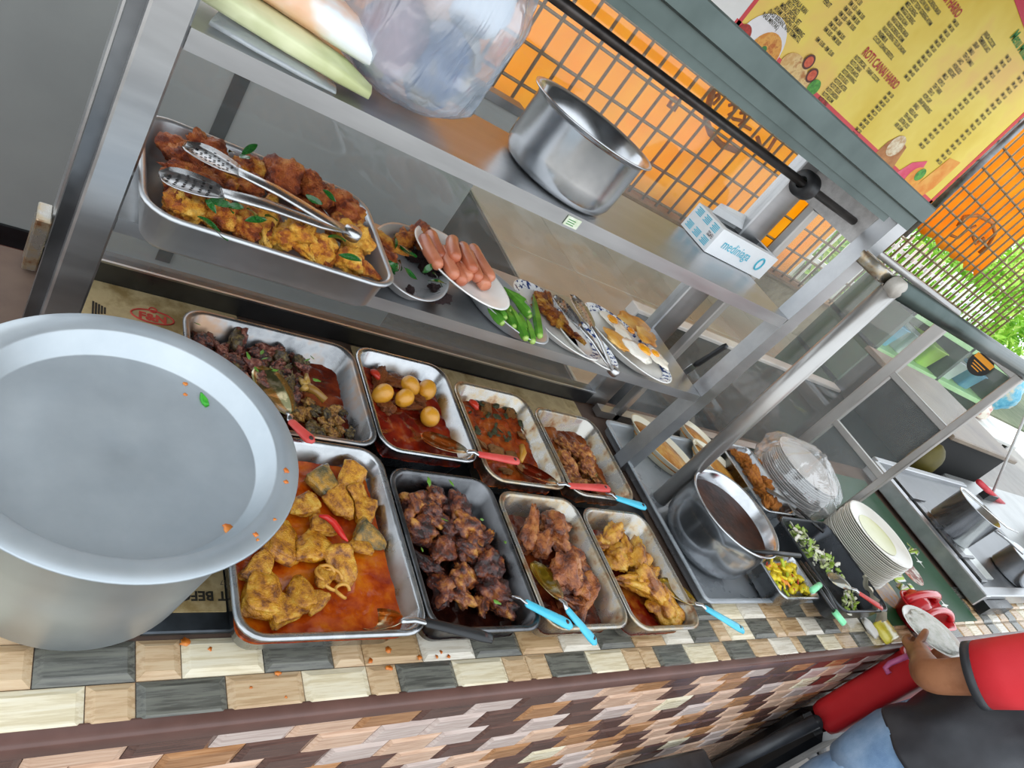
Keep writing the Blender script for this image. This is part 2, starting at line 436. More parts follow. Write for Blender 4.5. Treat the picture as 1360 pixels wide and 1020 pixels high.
for row, y in ((rowA, .342), (rowB, .392)):
    x = row[-1][0] + .1
    ks = 'PTGWBGT'; i = 0
    while x < 4.25: row.append((x, ks[i % 7])); x += .1; i += 1
    row.append((4.29, None))
    for (xa, k), (xb, _) in zip(row, row[1:]): add_tile(xa, y, 0, round(xb - xa, 3), .05, k, False)
for i in range(13): add_tile(1.25 + .1 * i, .442, 0, .1, .05, 'TGPWBGT'[i % 7], False)
for r in range(2, 4):      # rows that show at the two ends of the counter
    for x, k in zip([-.1, 0, .1] + [2.5 + .1 * i for i in range(17)], 'GPTBWGTPGBWTGPBWTGPT'): add_tile(x + .05 * (r % 2), .342 + .05 * r, 0, .1, .05, k, False)
fk = 'DSODSEDOSDESOD'; rz = random.Random(3)
for r in range(9):
    z1 = -.033 - .0625 * r; x0 = .052 - .05 * (r % 2) if r else .052
    n = 25 if r < 6 else 22
    for i in range(n + 3):
        k = 'DSDESO'[(i + r * 2) % 6] if rz.random() < .75 else rz.choice('SOEPD')
        add_tile(x0 + .1 * i, .346, z1 - .0625, .1, .0625, k, True)
# the rest of the front, further down and along, joined
bm = bmesh.new()
for r in range(14):
    z1 = -.033 - .0625 * r
    for i in range(43):
        x = -.25 + .05 * (r % 2) + .1 * i
        if r < 9 and .0 <= x < 2.75: continue
        box(bm, x + .004, x + .096, .340, .347, z1 - .058, z1 - .004)
tag(obj('lower_tiles', bm, TILE['S'], cn, smooth=False), kind='stuff')

# ------------------------------------------------------------------ steel display cabinet
YF = .854; YR = 1.09; XL = .10; XR = 1.366
def lean(z): return .08 * z
cb = thing('display_cabinet', 'stainless steel display cabinet with two shelves and glass back on the counter', 'cabinet', ((XL + XR) / 2, YF, 0))
obj('post', B(XL, XL + .043, YF, YF + .04, 0, .93, bev=.003), STEEL, cb, smooth=False)
bm = bmesh.new(); loft(bm, [[(XR + lean(z) + a, YF + b, z) for a, b in ((0, 0), (.045, 0), (.045, .04), (0, .04))] for z in (0, .826)])
obj('post', bm, STEEL, cb, smooth=False)
obj('post', B(XL, XL + .04, YR, YR + .04, 0, .86, bev=.003), STEEL, cb, smooth=False)
obj('post', B(1.375, 1.455, YR, YR + .035, 0, .86, bev=.003), STEEL, cb, smooth=False)
obj('base_rail', B(XL, 1.38, YR - .004, YR + .03, 0, .045, bev=.003), mat('dark reflection steel', ['#4d4f51', '#66686a'], .32, .9, 5, rvar=.08), cb, smooth=False)  # the rail's dark reflection is put into a darker steel colour
obj('rail_lip', B(XL, 1.38, YR - .006, YR - .001, .043, .047), STEEL, cb, smooth=False)
bm = B(XL + .044, 1.48, YF - .012, YF + .03, .852, .89, bev=.003); box(bm, XL + .044, 1.478, YF, YF + .03, .826, .8525); box(bm, XL + .044, 1.40, YF + .006, YF + .016, .812, .8265)
obj('top_beam', bm, mat('green grey steel', ['#505b58', '#64706d'], .34, .7, 5, rvar=.08), cb, smooth=False)
obj('roof_sheet', B(XL, 1.50, YF + .03, YR + .04, .878, .884), STEEL_D, cb, smooth=False)
def shelf(z, x0, x1, lip, name):
    bm = B(x0, x1, YF + .001, YR, z - .003, z); box(bm, x0, x1, YF + .001, YF + .005, z - lip, z - .003); box(bm, x0, x1, YR - .004, YR, z - lip, z - .003)
    box(bm, x1 - .004, x1, YF + .005, YR - .004, z - lip, z - .003)
    obj(name, bm, STEEL, cb, smooth=False)
shelf(.545, XL + .0435, 1.408, .026, 'upper_shelf')
shelf(.285, XL + .0435, 1.387, .022, 'lower_shelf')
obj('back_glass', B(XL + .04, 1.375, YR + .012, YR + .016, .045, .86), GLASS, cb, smooth=False)
obj('side_glass', B(XL + .004, XL + .008, YF + .04, YR, .03, .86), GLASS, cb, smooth=False)
obj('glass_channel', B(XL - .016, XL + .002, YF + .02, YF + .034, 0, .93), STEEL_D, cb, smooth=False)
obj('foot_bracket', B(XL - .02, XL + .0, YR - .02, YR + .03, 0, .10, bev=.002), STEEL_OILY, cb, smooth=False)
end = bmesh.new(); box(end, 1.428, 1.434, YF + .04, YR, .74, .878)
obj('end_plate', end, mat('speckled grey board', ['#b4b0ad', '#c8c4c1'], .5, 0, 60), cb, smooth=False)
obj('hanging_rod', T([(XL, .93, .775), (1.43, .93, .775)], .0085, 12), mat('dark rod', ['#3a3634', '#56504d'], .35, .7, 20), cb)
rc = PY(1078, 236, .93)
bm = LT([(.012, -.014), (.026, -.014), (.027, -.010), (.027, .010), (.026, .014), (.012, .014), (.012, -.014)], (0, 0, 0), 28)
bmesh.ops.transform(bm, matrix=Matrix.Translation((rc.x, .93, .775)) @ Matrix.Rotation(PI / 2, 4, 'Y'), verts=bm.verts[:])
obj('tape_roll', bm, mat('black tape', ['#1a1a1b', '#2c2c2e'], .45, 0, 40), None, label='small roll of black tape hung on the dark rod of the cabinet', cat='tape roll')
stk = thing('sticker', 'small torn green and white sticker stuck on the upper shelf edge', 'sticker', PY(757, 299, YF - .001))
sb = bmesh.new(); sp = stk.location
box(sb, sp.x - .014, sp.x + .016, YF - .0014, YF - .0002, .524, .541); obj('paper', sb, mat('white sticker', ['#dfe3d2', '#c9d3b5'], .6, 0, 90), stk, smooth=False)
sb = bmesh.new()
for k in range(3): box(sb, sp.x - .010, sp.x + .006, YF - .0018, YF - .0012, .527 + k * .004, .5285 + k * .004)
obj('print', sb, mat('green print', '#4f8a4b', .6), stk, smooth=False)

# ------------------------------------------------------------------ glass showcase beside it
XS = 2.385; YS0 = .78; YS1 = 1.045
sc_ = thing('glass_showcase', 'glass showcase of round steel tubes and framed side panes on the counter', 'showcase', (1.47, YS0, 0))
TUBE = mat('satin steel tube', ['#a9a6a2', '#bab7b3'], .32, .75, 4, rvar=.06)
obj('corner_tube', T([(1.47, .772, .0), (1.462, .772, .722)], .021, 20), TUBE, sc_)
obj('top_tube', T([(1.46, .772, .735), (XS + .06, .772, .745)], .022, 20), mat('green grey tube', ['#4d5855', '#626d6a'], .36, .7, 5, rvar=.08), sc_)
bm = bmesh.new(); lathe(bm, [(0, -.012), (.019, -.012), (.021, -.008), (.021, .010), (.018, .014), (0, .016)], (0, 0, 0), 24)
bmesh.ops.transform(bm, matrix=Matrix.Translation((1.455, .765, .735)) @ Matrix.Rotation(PI / 2, 4, 'X'), verts=bm.verts[:])
obj('tube_cap', bm, mat('weld white steel', ['#bdb7ae', '#a8a298'], .5, .3, 40), sc_)
obj('bracket', B(1.425, 1.462, .79, YF + .01, .722, .752, bev=.004), STEEL_OILY, sc_)
for nm, y0, y1 in (('front_post', YS0 - .014, YS0 + .010), ('rear_post', YS1 - .02, YS1 + .02)):
    obj(nm, B(XS - .012, XS + .012, y0, y1, 0, .722, bev=.003), TUBE, sc_, smooth=False)
obj('rear_post', B(1.46, 1.485, YS1, YS1 + .025, 0, .75, bev=.003), TUBE, sc_, smooth=False)
for z in (.012, .235, .475, .712): obj('cross_bar', B(XS - .010, XS + .010, YS0, YS1, z - .011, z + .011, bev=.002), TUBE, sc_, smooth=False)
for za, zb in ((.02, .225), (.245, .465), (.485, .70)): obj('side_pane', B(XS - .002, XS + .002, YS0, YS1, za, zb), GLASS, sc_, smooth=False)
obj('top_rear_tube', T([(1.46, YS1, .745), (XS, YS1, .735)], .010, 12), TUBE, sc_)
obj('back_pane', B(1.48, XS, YS1 + .012, YS1 + .016, .02, .74), GLASS, sc_, smooth=False)
obj('bottom_rail', B(1.40, XS, YS1, YS1 + .03, 0, .022), TUBE, sc_, smooth=False)
st = PX(1302, 484, XS - .004)
gs = thing('round_sticker', 'round orange and black sticker on the showcase side glass', 'sticker', st)
bm = bmesh.new(); flat_disc(bm, st, Vector((0, -1, 0)), Vector((0, 0, 1)), .036); bm.faces.ensure_lookup_table()
r = bmesh.ops.extrude_face_region(bm, geom=bm.faces[:]); bmesh.ops.translate(bm, verts=[v for v in r['geom'] if isinstance(v, bmesh.types.BMVert)], vec=(-.0008, 0, 0))
obj('disc', bm, mat('black sticker', '#1b1712', .4), gs, smooth=False)
bm = B(st.x - .0016, st.x - .0009, st.y - .032, st.y + .032, st.z + .006, st.z + .022); obj('band', bm, mat('orange sticker', '#f0a01c', .4), gs, smooth=False)
bm = bmesh.new()
for k in range(3): box(bm, st.x - .0016, st.x - .0009, st.y - .022 + k * .004, st.y + .022 - k * .004, st.z - .004 - k * .008, st.z - .001 - k * .008)
obj('print', bm, mat('orange sticker', '#f0a01c', .4), gs, smooth=False)

# ------------------------------------------------------------------ wire mesh wall, tarpaulins, menu board, outside
ZT = 3.3
mw = thing('wire_mesh_screen', 'rusty brown wire mesh screen above the low far wall', 'screen', (4.5, YB + .05, ZM))
WIRE = mat('rusty wire', ['#7d6a4c', '#8f7a58'], .5, .3, 20)
wv = obj('wire', T([(0, 0, ZM), (0, 0, ZT)], .014, 6), WIRE, None); wv.parent = mw
me_v = wv.data
for v in me_v.vertices: v.co.z -= ZM
wv.location = (1.0 - 4.5, 0, 0)
for i in range(1, 60): dup(wv, (1.0 + i * .192 - 4.5, 0, 0), parent=mw)
wh = obj('wire', T([(.9 - 4.5, 0, 0), (12.4 - 4.5, 0, 0)], .014, 6), WIRE, None); wh.parent = mw; wh.location = (0, .012, .04)
for i in range(1, 15): dup(wh, (0, .012, .04 + i * .26), parent=mw)
def sheet(name, x0, x1, y, z0, z1, m, amp, label, cat, nx=60, nz=14, sag=0.0, seed=0):
    bm = bmesh.new(); g = {}
    for i in range(nx + 1):
        for j in range(nz + 1):
            x = x0 + (x1 - x0) * i / nx; t = j / nz; zz = z0 + (z1 - z0) * t + (sag * math.sin(i * .9) * (1 - t))
            g[i, j] = bm.verts.new((x, y + amp * noise.noise(Vector((x * 2.1 + seed, zz * .35, seed))) + amp * .3 * noise.noise(Vector((x * 7, zz * 2, 3))), zz))
    for i in range(nx):
        for j in range(nz): bm.faces.new((g[i, j], g[i + 1, j], g[i + 1, j + 1], g[i, j + 1]))
    r = bmesh.ops.extrude_face_region(bm, geom=bm.faces[:]); bmesh.ops.translate(bm, verts=[v for v in r['geom'] if isinstance(v, bmesh.types.BMVert)], vec=(0, .003, 0))
    return obj(name, bm, m, None, label=label, cat=cat, loc=((x0 + x1) / 2, y, z0))
TARP = cloth_through('orange tarpaulin', '#ffc31c', '#ffd040', 2.5)
tp = sheet('tarpaulin', 1.0, 7.6, YB + .30, ZM - .06, 3.2, TARP, .10, 'bright orange tarpaulin hung behind the mesh at the kitchen window', 'tarpaulin', seed=1)
tp2 = sheet('tarpaulin', 8.6, 13.6, 6.3, .86, 3.6, cloth_through('deep orange tarpaulin', '#f8a22a', '#ffb63c', 2.0), .12, 'darker orange tarpaulin with a loose lower edge in front of garden greenery', 'tarpaulin', sag=.03, seed=5)
# faded brush lettering on the tarpaulins
INK = mat('faded brown ink', ['#b06a1a', '#8f5512'], .7, 0, 9)
def scrawl(parent, y, pts, w=.02):
    o = obj('lettering', T([PY(u, v, y) for u, v in pts], w, 6), INK, parent)
scrawl(tp, YB + .155, [(952, 110), (946, 122), (941, 140), (938, 160), (944, 178), (958, 192), (978, 200)], .03)
scrawl(tp, YB + .16, [(950, 128), (955, 124), (955, 131), (948, 138), (944, 133), (950, 128)], .016)
scrawl(tp, YB + .16, [(968, 140), (976, 138), (975, 148), (968, 152), (974, 158), (984, 160)], .016)
scrawl(tp, YB + .16, [(983, 150), (990, 150), (988, 160), (982, 166), (990, 168), (997, 172)], .016)
scrawl(tp, YB + .16, [(1006, 182), (1010, 196), (1020, 200), (1030, 184)], .02)
scrawl(tp, YB + .16, [(895, 130), (888, 140), (896, 146), (902, 136), (895, 130)], .02)
scrawl(tp2, 6.16, [(1272, 300), (1280, 288), (1298, 286), (1318, 296), (1322, 310), (1312, 326), (1300, 336)], .03)
scrawl(tp2, 6.16, [(1262, 312), (1272, 316), (1284, 306), (1296, 300)], .025)
scrawl(tp2, 6.16, [(1292, 314), (1296, 324), (1306, 316), (1310, 328)], .022)
# menu banner
YM = YB - .04
b0 = PY(968, 38, YM); b1 = PY(1236, 270, YM)
mn = thing('menu_board', 'yellow menu banner with red border hung on the wire mesh', 'menu', (b0.x, YM, b1.z))
ZB = b1.z - .02; XB0 = b0.x; XB1 = b1.x; ZB1 = 3.05
obj('sheet', B(XB0 + .06, XB1 - .05, YM, YM + .012, ZB + .05, ZB1), mat('menu yellow', ['#e9c93e', '#f2d75a', '#f0c463'], .5, 0, .9), mn, smooth=False)
bm = B(XB1 - .05, XB1, YM - .004, YM + .012, ZB, ZB1); box(bm, XB0, XB1, YM - .004, YM + .012, ZB, ZB + .05); box(bm, XB0 + .02, XB0 + .06, YM - .004, YM + .012, ZB, ZB1)
obj('border', bm, mat('menu red', ['#d2333c', '#dc4048'], .5, 0, 3), mn, smooth=False)
obj('corner_flap', loft(bmesh.new(), [[(PY(u, v, YM).x, yy, PY(u, v, YM).z) for u, v in ((1332, -40), (1360, 38), (1420, 38), (1420, -60))] for yy in (YM - .008, YM - .004)]), mat('menu pink red', '#d63a5a', .5), mn, smooth=False)
obj('side_photo', B(XB0 - .5, XB0 + .02, YM - .002, YM + .012, ZB, ZB1), mat('white photo paper', ['#e8e8e6', '#f0efee'], .5, 0, 4), mn, smooth=False)
MK = mat('menu black ink', '#3a3416', .6); MR = mat('menu red ink', '#b3202c', .6); MG = mat('menu green ink', '#2f8f3d', .6)
YT = YM - .006
def block(lines, p0, p1, size, m=MK, sx=.66):
    a, b = PY(*p0, YT), PY(*p1, YT); n = len(lines)
    for i, s in enumerate(lines):
        if s: t = i / max(1, n - 1); text(s, size, (a.x + (b.x - a.x) * t, YT, a.z + (b.z - a.z) * t), m, mn, 'menu_line', sx=sx, bold=.0008 * size / .05)
def c3(x, y): return (900 + x / 2.957, y / 2.957)
block(['KEPALA IKAN', '(IKUT SAIZ)', 'MENU SPECIAL SET', 'AYAM / DAGING / KAMBING', '(NASI BERIANI, NASI TOMATO,', 'NASI MINYAK)'], c3(448, 2), c3(330, 62), .052)
block(['PERUT', 'SOTONG', 'UDANG'], c3(570, 8), c3(680, -120), .052)
block(['RM 1.50', 'RM 1.50 - RM 3.00', 'RM 3.00 - RM 5.00', 'RM 2.00 - RM 10.00', 'RM 2.00', 'RM 2.00 - RM 5.00', 'RM 5.00 - RM 30.00'], c3(690, -5), c3(572, 118), .05)
block(['RM 13.00 - RM 15.00'], c3(540, 158), c3(540, 158), .05)
block(['ROTI CANAI HARIO'], c3(722, 212), c3(722, 212), .105, MR, .72)
block(['ROTI SPECIAL   TABAK COCOK', 'ROTI CANAI', 'ROTI PLANTA', 'ROTI BAWANG', 'ROTI SUSU', 'ROTI PLASTER', 'ROTI TELUR', 'ROTI SARDIN', 'ROTI BOOM', 'ROTI TISU'], c3(692, 228), c3(550, 388), .05)
block(['RM 1.50', 'RM 1.20', 'RM 2.00', 'RM 2.00', 'RM 2.20', 'RM 2.50', 'RM 2.00', 'RM 3.00', 'RM 2.50', 'RM 4.00'], c3(822, 368), c3(680, 525), .046)
block(['MEE HOON GORENG BIASA', 'KUEY TEOW KUAH', 'KUEY TEOW GORENG AYAM', 'MEE GORENG', 'MAGGI GORENG', 'MAGGI KUAH', 'NASI GORENG BIASA', 'NASI GORENG AYAM', 'NASI GORENG TELUR DADAR', 'PASEMBUR', 'CUCUR UDANG SEKETUL'], c3(948, -42), c3(766, 152), .05)
block(['RM 5.00', 'RM 5.00', 'RM 5.50', 'RM 4.50', 'RM 5.00', 'RM 5.00', 'RM 5.50', 'RM 6.00', 'RM 6.50', 'RM 6.00', 'RM 4.00', 'RM 1.50'], c3(1078, 85), c3(888, 302), .046)
block(['MEE DAN NASI HARIO'], c3(960, -120), c3(960, -120), .105, MR, .72)
block(['JANDA COCOK', 'TEMBIKAI LAICI', 'SIRAP', 'LIMAU', 'TEH O LIMAU', 'LAICI', 'HORLICKS', 'NESCAFE', 'MILO', 'KOPI O', 'TEH TARIK', 'TEH O', 'KOPI CAP', 'SIRAP BANDUNG', 'BARLI', 'NESLO AIS', 'TEH HALIA', 'EXTRA JOSS', 'AIR SUAM'], c3(1200, 135), c3(850, 492), .055)
for dx, dy in ((0, 0), (68, 62)):
    block(['RM %.2f' % (1.2 + .1 * ((i * 7) % 12)) for i in range(18)], c3(1285 + dx, 225 + dy), c3(946 + dx, 570 + dy), .05)
block(['Menu Minuman'], c3(1305, 148), c3(1305, 148), .13, MG, .7)
def printdisc(u, v, r, m, dy, sx=1, sy=1, nm='printed_picture', rotp=0):
    c = PY(u, v, YT); c.y = YM - dy
    bm = bmesh.new(); flat_disc(bm, c, Vector((math.cos(rotp), 0, math.sin(rotp))), Vector((-math.sin(rotp), 0, math.cos(rotp))), r, sx, sy)
    obj(nm, bm, m, mn, smooth=False)
PRICE = mat('print rice', ['#d98a2f', '#e8ab4e', '#c2671e'], .6, 0, 14); PWHITE = mat('print white', ['#e9e6ea', '#f4f2f4'], .6, 0, 3)
printdisc(1006, 64, .26, PWHITE, .0048); printdisc(1013, 72, .17, PRICE, .006); printdisc(1014, 66, .03, mat('print leaf', '#3f7d36', .6), .008)
printdisc(986, 46, .08, mat('print tomato', ['#c0392b', '#8a1f1a'], .6, 0, 20), .0075)
PROTI = mat('print roti', ['#d7a763', '#e8c98c', '#b9783a'], .6, 0, 9)
for k, (u, v) in enumerate(((1052, 88), (1056, 98), (1060, 110), (1064, 122))): printdisc(u, v, .13, PROTI, .006 + .001 * k, 1.1, .75)
for u, v in ((1074, 82), (1078, 100)): printdisc(u, v, .062, mat('print bowl', '#5b2a1e', .6), .010); printdisc(u, v, .045, mat('print sambal', ['#c8472d', '#e06c46'], .6, 0, 30), .011)
printdisc(1080, 116, .07, mat('print herb', ['#5fae3c', '#2f7a28'], .6, 0, 30), .0125)
def printquad(pts, m, dy):
    bm = bmesh.new(); bm.faces.new([bm.verts.new((PY(u, v, YT).x, YM - dy, PY(u, v, YT).z)) for u, v in pts]); obj('printed_picture', bm, m, mn, smooth=False)
printquad([(1180, 188), (1196, 180), (1204, 196), (1184, 226), (1160, 206)], mat('print coffee', ['#a8622c', '#c98a4e'], .6, 0, 6), .005)
printdisc(1190, 194, .11, mat('print foam', ['#f0e2c8', '#c9a070'], .6, 0, 20), .007)
printquad([(1212, 216), (1232, 214), (1222, 230), (1198, 238), (1190, 230)], mat('print pink drink', ['#e23a63', '#ee6d86'], .6, 0, 6), .005)
printdisc(1214, 237, .13, mat('print orange', ['#f2a93c', '#e8871e'], .6, 0, 12), .006); printdisc(1222, 232, .07, mat('print herb', '#5fae3c', .6), .008)
printquad([(1262, 210), (1276, 216), (1240, 250), (1222, 262), (1212, 250)], mat('print juice', ['#e8891e', '#f2b04e'], .6, 0, 5), .005)
obj('frame_pipe', T([(XB1 + .10, YM, ZB - .4), (XB1 + .10, YM, ZB1)], .045, 14), STEEL_D, mn)
# garden beyond the kitchen
def foliage(name, c, ext, n, size, m, label, seed):
    bm = bmesh.new(); r = random.Random(seed)
    for _ in range(n):
        p = Vector((c[0] + r.uniform(-1, 1) * ext[0], c[1] + r.uniform(-1, 1) * ext[1], c[2] + r.uniform(-1, 1) * ext[2]))
        q = Euler((r.uniform(-1.2, 1.2), r.uniform(-1.2, 1.2), r.uniform(0, 6.3))).to_matrix(); s = size * r.uniform(.6, 1.4)
        v = [bm.verts.new(p + q @ Vector(k) * s) for k in ((-1, 0, 0), (0, -.35, .08), (1, 0, 0), (0, .35, .08))]; bm.faces.new(v)
    o = obj(name, bm, m, None, smooth=False, label=label, cat='foliage', kind='stuff', loc=(c[0], c[1], c[2] - ext[2])); return o
foliage('garden_foliage', (17.5, 8.6, .6), (6.5, .8, 1.5), 7000, .15, mat('sunlit leaf', ['#6fae2f', '#a5d84a', '#d4f07a'], .5, 0, 1.5), 'sunlit yellow green garden foliage beyond the wire mesh', 4)
obj('garden_ground', B(3, 34, 5.4, 24, FZ - .02, FZ + .02), mat('mossy ground', ['#4a5a3c', '#6a6f58'], .8, 0, 2), smooth=False, kind='structure')
pf = thing('picket_fence', 'white picket fence standing outside in front of the garden', 'fence', (12.5, 6.7, FZ))
p0 = obj('picket', B(-.03, .03, -.012, .012, 0, 1.68, bev=.01), mat('white paint', ['#e6e8e6', '#f2f3f1'], .5, 0, 3), None); p0.parent = pf; p0.location = (-2.8, 0, 0)
for i in range(1, 34): dup(p0, (-2.8 + i * .2, 0, 0), parent=pf)
for z in (.5, 1.35):
    o = obj('rail', B(9.6, 16.4, 6.715, 6.75, FZ + z, FZ + z + .07), MATS['white paint'], pf, smooth=False)
# ================================================================== big pot and its lid
pc = (.178, .556)
obj('stock_pot', LT([(0, 0), (.115, 0), (.128, .006), (.136, .02), (.150, .12), (.158, .214), (.168, .218), (.168, .221), (.155, .221), (.147, .12), (.130, .02), (.118, .012), (0, .010)], (*pc, 0), 72),
    ALU, None, label='large round aluminium stock pot under a wide lid', cat='pot', loc=(*pc, 0))
ld = thing('pot_lid', 'wide round aluminium lid with sunken centre, dented and splashed with curry', 'lid', (*pc, .222))
obj('disc', LT([(0, -.027), (.005, -.0285), (.012, -.0265), (.100, -.026), (.138, -.026), (.1405, -.025), (.1535, -.0005), (.156, .001), (.180, .0015), (.1815, .0), (.180, -.002), (.157, -.003), (.1415, -.029), (0, -.030)], (*pc, .226), 96), mat('lid aluminium', ['#a4adb3', '#b2babf', '#bfc6ca'], .36, .6, 3, rvar=.06, detail=8), ld)
SPL = mat('curry splash', ['#c9641c', '#dd8a35'], .35, 0, 60)
def splash(u, v, r, z, parent, seed, sx=1.0):
    p = PZ(u, v, z); bm = bmesh.new(); rs = random.Random(seed)
    vv = [bm.verts.new((p.x + math.cos(a) * r * rs.uniform(.5, 1.3) * sx, p.y + math.sin(a) * r * rs.uniform(.5, 1.3), z + .0006)) for a in [2 * PI * k / 12 for k in range(12)]]
    bm.faces.new(vv); c = bmesh.ops.extrude_face_region(bm, geom=bm.faces[:]); bmesh.ops.translate(bm, verts=[q for q in c['geom'] if isinstance(q, bmesh.types.BMVert)], vec=(0, 0, -.0008))
    obj('curry_splash', bm, SPL, parent)
for i, (u, v, r, z) in enumerate([(303, 701, .006, .2005), (380, 640, .003, .2275), (365, 690, .002, .2275), (340, 710, .003, .2275), (380, 625, .004, .2275), (246, 510, .003, .2005), (246, 524, .0025, .2005), (342, 717, .002, .2275)]): splash(u, v, r, z, ld, i)
p = PZ(271, 531, .202)
bm = lump_bm(3, .0045, .011, .002, .3, 1.5, 2); bmesh.ops.transform(bm, matrix=Matrix.Translation(p) @ Matrix.Rotation(.3, 4, 'Z'), verts=bm.verts[:])
obj('herb_leaf', bm, mat('fresh green', ['#2f9a23', '#55c02f'], .4, 0, 60), None, label='single bright green herb leaf lying on the big pot lid', cat='leaf', loc=p)
for i, (u, v, r) in enumerate([(245, 853, .006), (279, 862, .003), (369, 894, .004), (333, 913, .002), (516, 863, .005), (492, 878, .004), (517, 887, .005), (557, 873, .004), (580, 872, .003), (596, 872, .003), (586, 866, .003), (380, 926, .002)]): splash(u, v, r, .0, cn, 20 + i)
# ------------------------------------------------------------------ liners under the pans
obj('cardboard_sheet', B(.13, .42, .80, 1.085, .0005, .003), mat('oily cardboard', ['#a9946b', '#bda87d', '#8f7748'], .6, 0, 14, detail=8), None, smooth=False, label='oil-stained cardboard sheet with red oval print behind the big pot', cat='cardboard', loc=(.27, .94, 0))
cbd = bpy.data.objects['cardboard_sheet']
def onz_text(s, size, u, v, m, parent, rz, z, align='CENTER', sx=1.0, bold=0.0):
    p = PZ(u, v, z); text(s, size, p, m, parent, 'print', rot=(0, 0, rz), align=align, sx=sx, bold=bold)
FR = mat('red print', ['#b8372c', '#c9483b'], .6, 0, 40); FK = mat('black print', '#2a251e', .6)
onz_text('F&N', .024, 203, 426, FR, cbd, -.02, .0036, bold=.0012)
q = PZ(203, 421, .0034); bm = bmesh.new()
tube(bm, [(q.x + .034 * math.cos(a), q.y + .016 * math.sin(a), .0034) for a in [2 * PI * k / 32 for k in range(33)]], .0016, 6, cap=False); obj('print', bm, FR, cbd)
q2 = PZ(203, 412, .0034); bm = bmesh.new(); tube(bm, [(q2.x + .006 * math.cos(a), q2.y + .006 * math.sin(a), .0034) for a in [2 * PI * k / 16 for k in range(17)]], .0014, 6, cap=False); obj('print', bm, FR, cbd)
for k in range(5):
    a = PZ(122 + k * 4, 410, .0034); bm = B(a.x, a.x + .003, a.y - .012, a.y + .02 - .004 * k, .003, .0036); obj('print', bm, FK, cbd, smooth=False)
obj('cardboard_sheet', B(.262, .347, .47, .66, .0085, .0105), MATS['oily cardboard'], None, smooth=False, label='piece of brown cardboard with upside-down lettering between pot and fish pan', cat='cardboard', loc=(.29, .5, 0))
cb2 = bpy.data.objects['cardboard_sheet.001']
onz_text('BEST BEFORE', .0185, 329, 786, FK, cb2, PI, .0112, align='LEFT', bold=.0006)
onz_text('2027', .010, 312, 771, mat('grey print', '#5a5042', .6), cb2, PI, .0112, align='LEFT')
UNDER = mat('blackened steel liner', ['#26282b', '#3c4044', '#4d5257'], .35, .8, 9, rvar=.1)
bm = B(.246, 1.36, .444, .985, .0005, .0085, bev=.002); obj('tray_liner', bm, UNDER, None, smooth=False, label='dark steel sheet lying under the curry pans', cat='tray', loc=(.8, .7, 0))
obj('cardboard_sheet', B(.66, 1.33, .99, 1.082, .0005, .003), MATS['oily cardboard'], None, smooth=False, label='long strip of stained cardboard along the rear rail behind the pans', cat='cardboard', loc=(1, 1, 0))
# ------------------------------------------------------------------ curry pans
ZR = .082
def rectpx(pts, z):
    q = [PZ(u, v, z) for u, v in pts]
    return ((q[0].x + q[3].x) / 2, (q[1].x + q[2].x) / 2, (q[2].y + q[3].y) / 2, (q[0].y + q[1].y) / 2)
PANS = {}
def pan(key, pts, label, m=STEEL_PAN, z0=.009, z1=ZR, cat='food pan', fix=None):
    x0, x1, y0, y1 = fix or rectpx(pts, z1)
    PANS[key] = (x0, x1, y0, y1, z0, z1)
    return obj('food_pan', pan_bm(x0, x1, y0, y1, z0, z1), m, None, label=label, cat=cat, loc=((x0 + x1) / 2, (y0 + y1) / 2, z0))
G2 = 'curry pans in two rows'
pan('fish', None, 'wide steel food pan of yellow fish curry beside the big pot', fix=(.326, .596, .392, .722))
pan('black', None, 'darkened steel food pan of black soy chicken', STEEL_OLD, fix=(.600, .818, .392, .690))
pan('brown', None, 'steel food pan of reddish brown chicken', STEEL_OILY, fix=(.824, 1.030, .390, .668))
pan('yellow', None, 'steel food pan of yellow chicken curry at the end of the front row', STEEL_OILY, fix=(1.036, 1.240, .382, .652))
pan('offal', None, 'steel food pan of dark offal stew in the back row near the big pot', mat('smoked tray steel', ['#77787a', '#9a9b9c', '#a88a72'], .3, .9, 10, rvar=.1), fix=(.292, .600, .728, .976))
pan('egg', None, 'steel food pan of boiled eggs in red sambal', STEEL_PAN, fix=(.604, .818, .726, .988))
pan('herb', None, 'steel food pan of red gravy strewn with dark herbs', STEEL_OILY, fix=(.824, 1.034, .690, .955))
pan('leg', None, 'steel food pan with brown-stained walls and a few pieces of fried meat', STEEL_OILY, fix=(1.040, 1.245, .682, .930))
def gravy(key, z, m, label, amp=.003, freq=40, seed=0):
    x0, x1, y0, y1, za, zb = PANS[key]; t = (zb - z) / (zb - za); i = .007 + .014 * t - .001
    o = obj('gravy', slab_bm(x0 + i, x1 - i, y0 + i, y1 - i, z, .026, 44, 44, amp, freq, seed), m, None, label=label, cat='gravy', kind='stuff', loc=((x0 + x1) / 2, (y0 + y1) / 2, z))
    return o
gravy('fish', .047, mat('orange curry', ['#8a2404', '#b34a08', '#c9700f'], .12, 0, 22, bump=.3, bscale=60, coat=.6, detail=8), 'oily orange curry gravy around the fish pieces', .002, 45, 1)
gravy('black', .032, mat('black gravy', ['#140806', '#260d08', '#38160c'], .12, 0, 25, bump=.3, bscale=60, coat=.5), 'thin black soy gravy under the chicken', .003, 50, 2)
gravy('brown', .036, mat('brown gravy', ['#3a130b', '#5c2210', '#7c3716'], .15, 0, 25, bump=.4, bscale=60, coat=.4), 'dark red brown gravy under the brown chicken', .004, 50, 3)
gravy('yellow', .034, mat('red oil gravy', ['#4a0d06', '#74190a', '#a6611c'], .12, 0, 12, bump=.3, bscale=60, coat=.5), 'dark red oily gravy under the yellow chicken', .003, 50, 4)
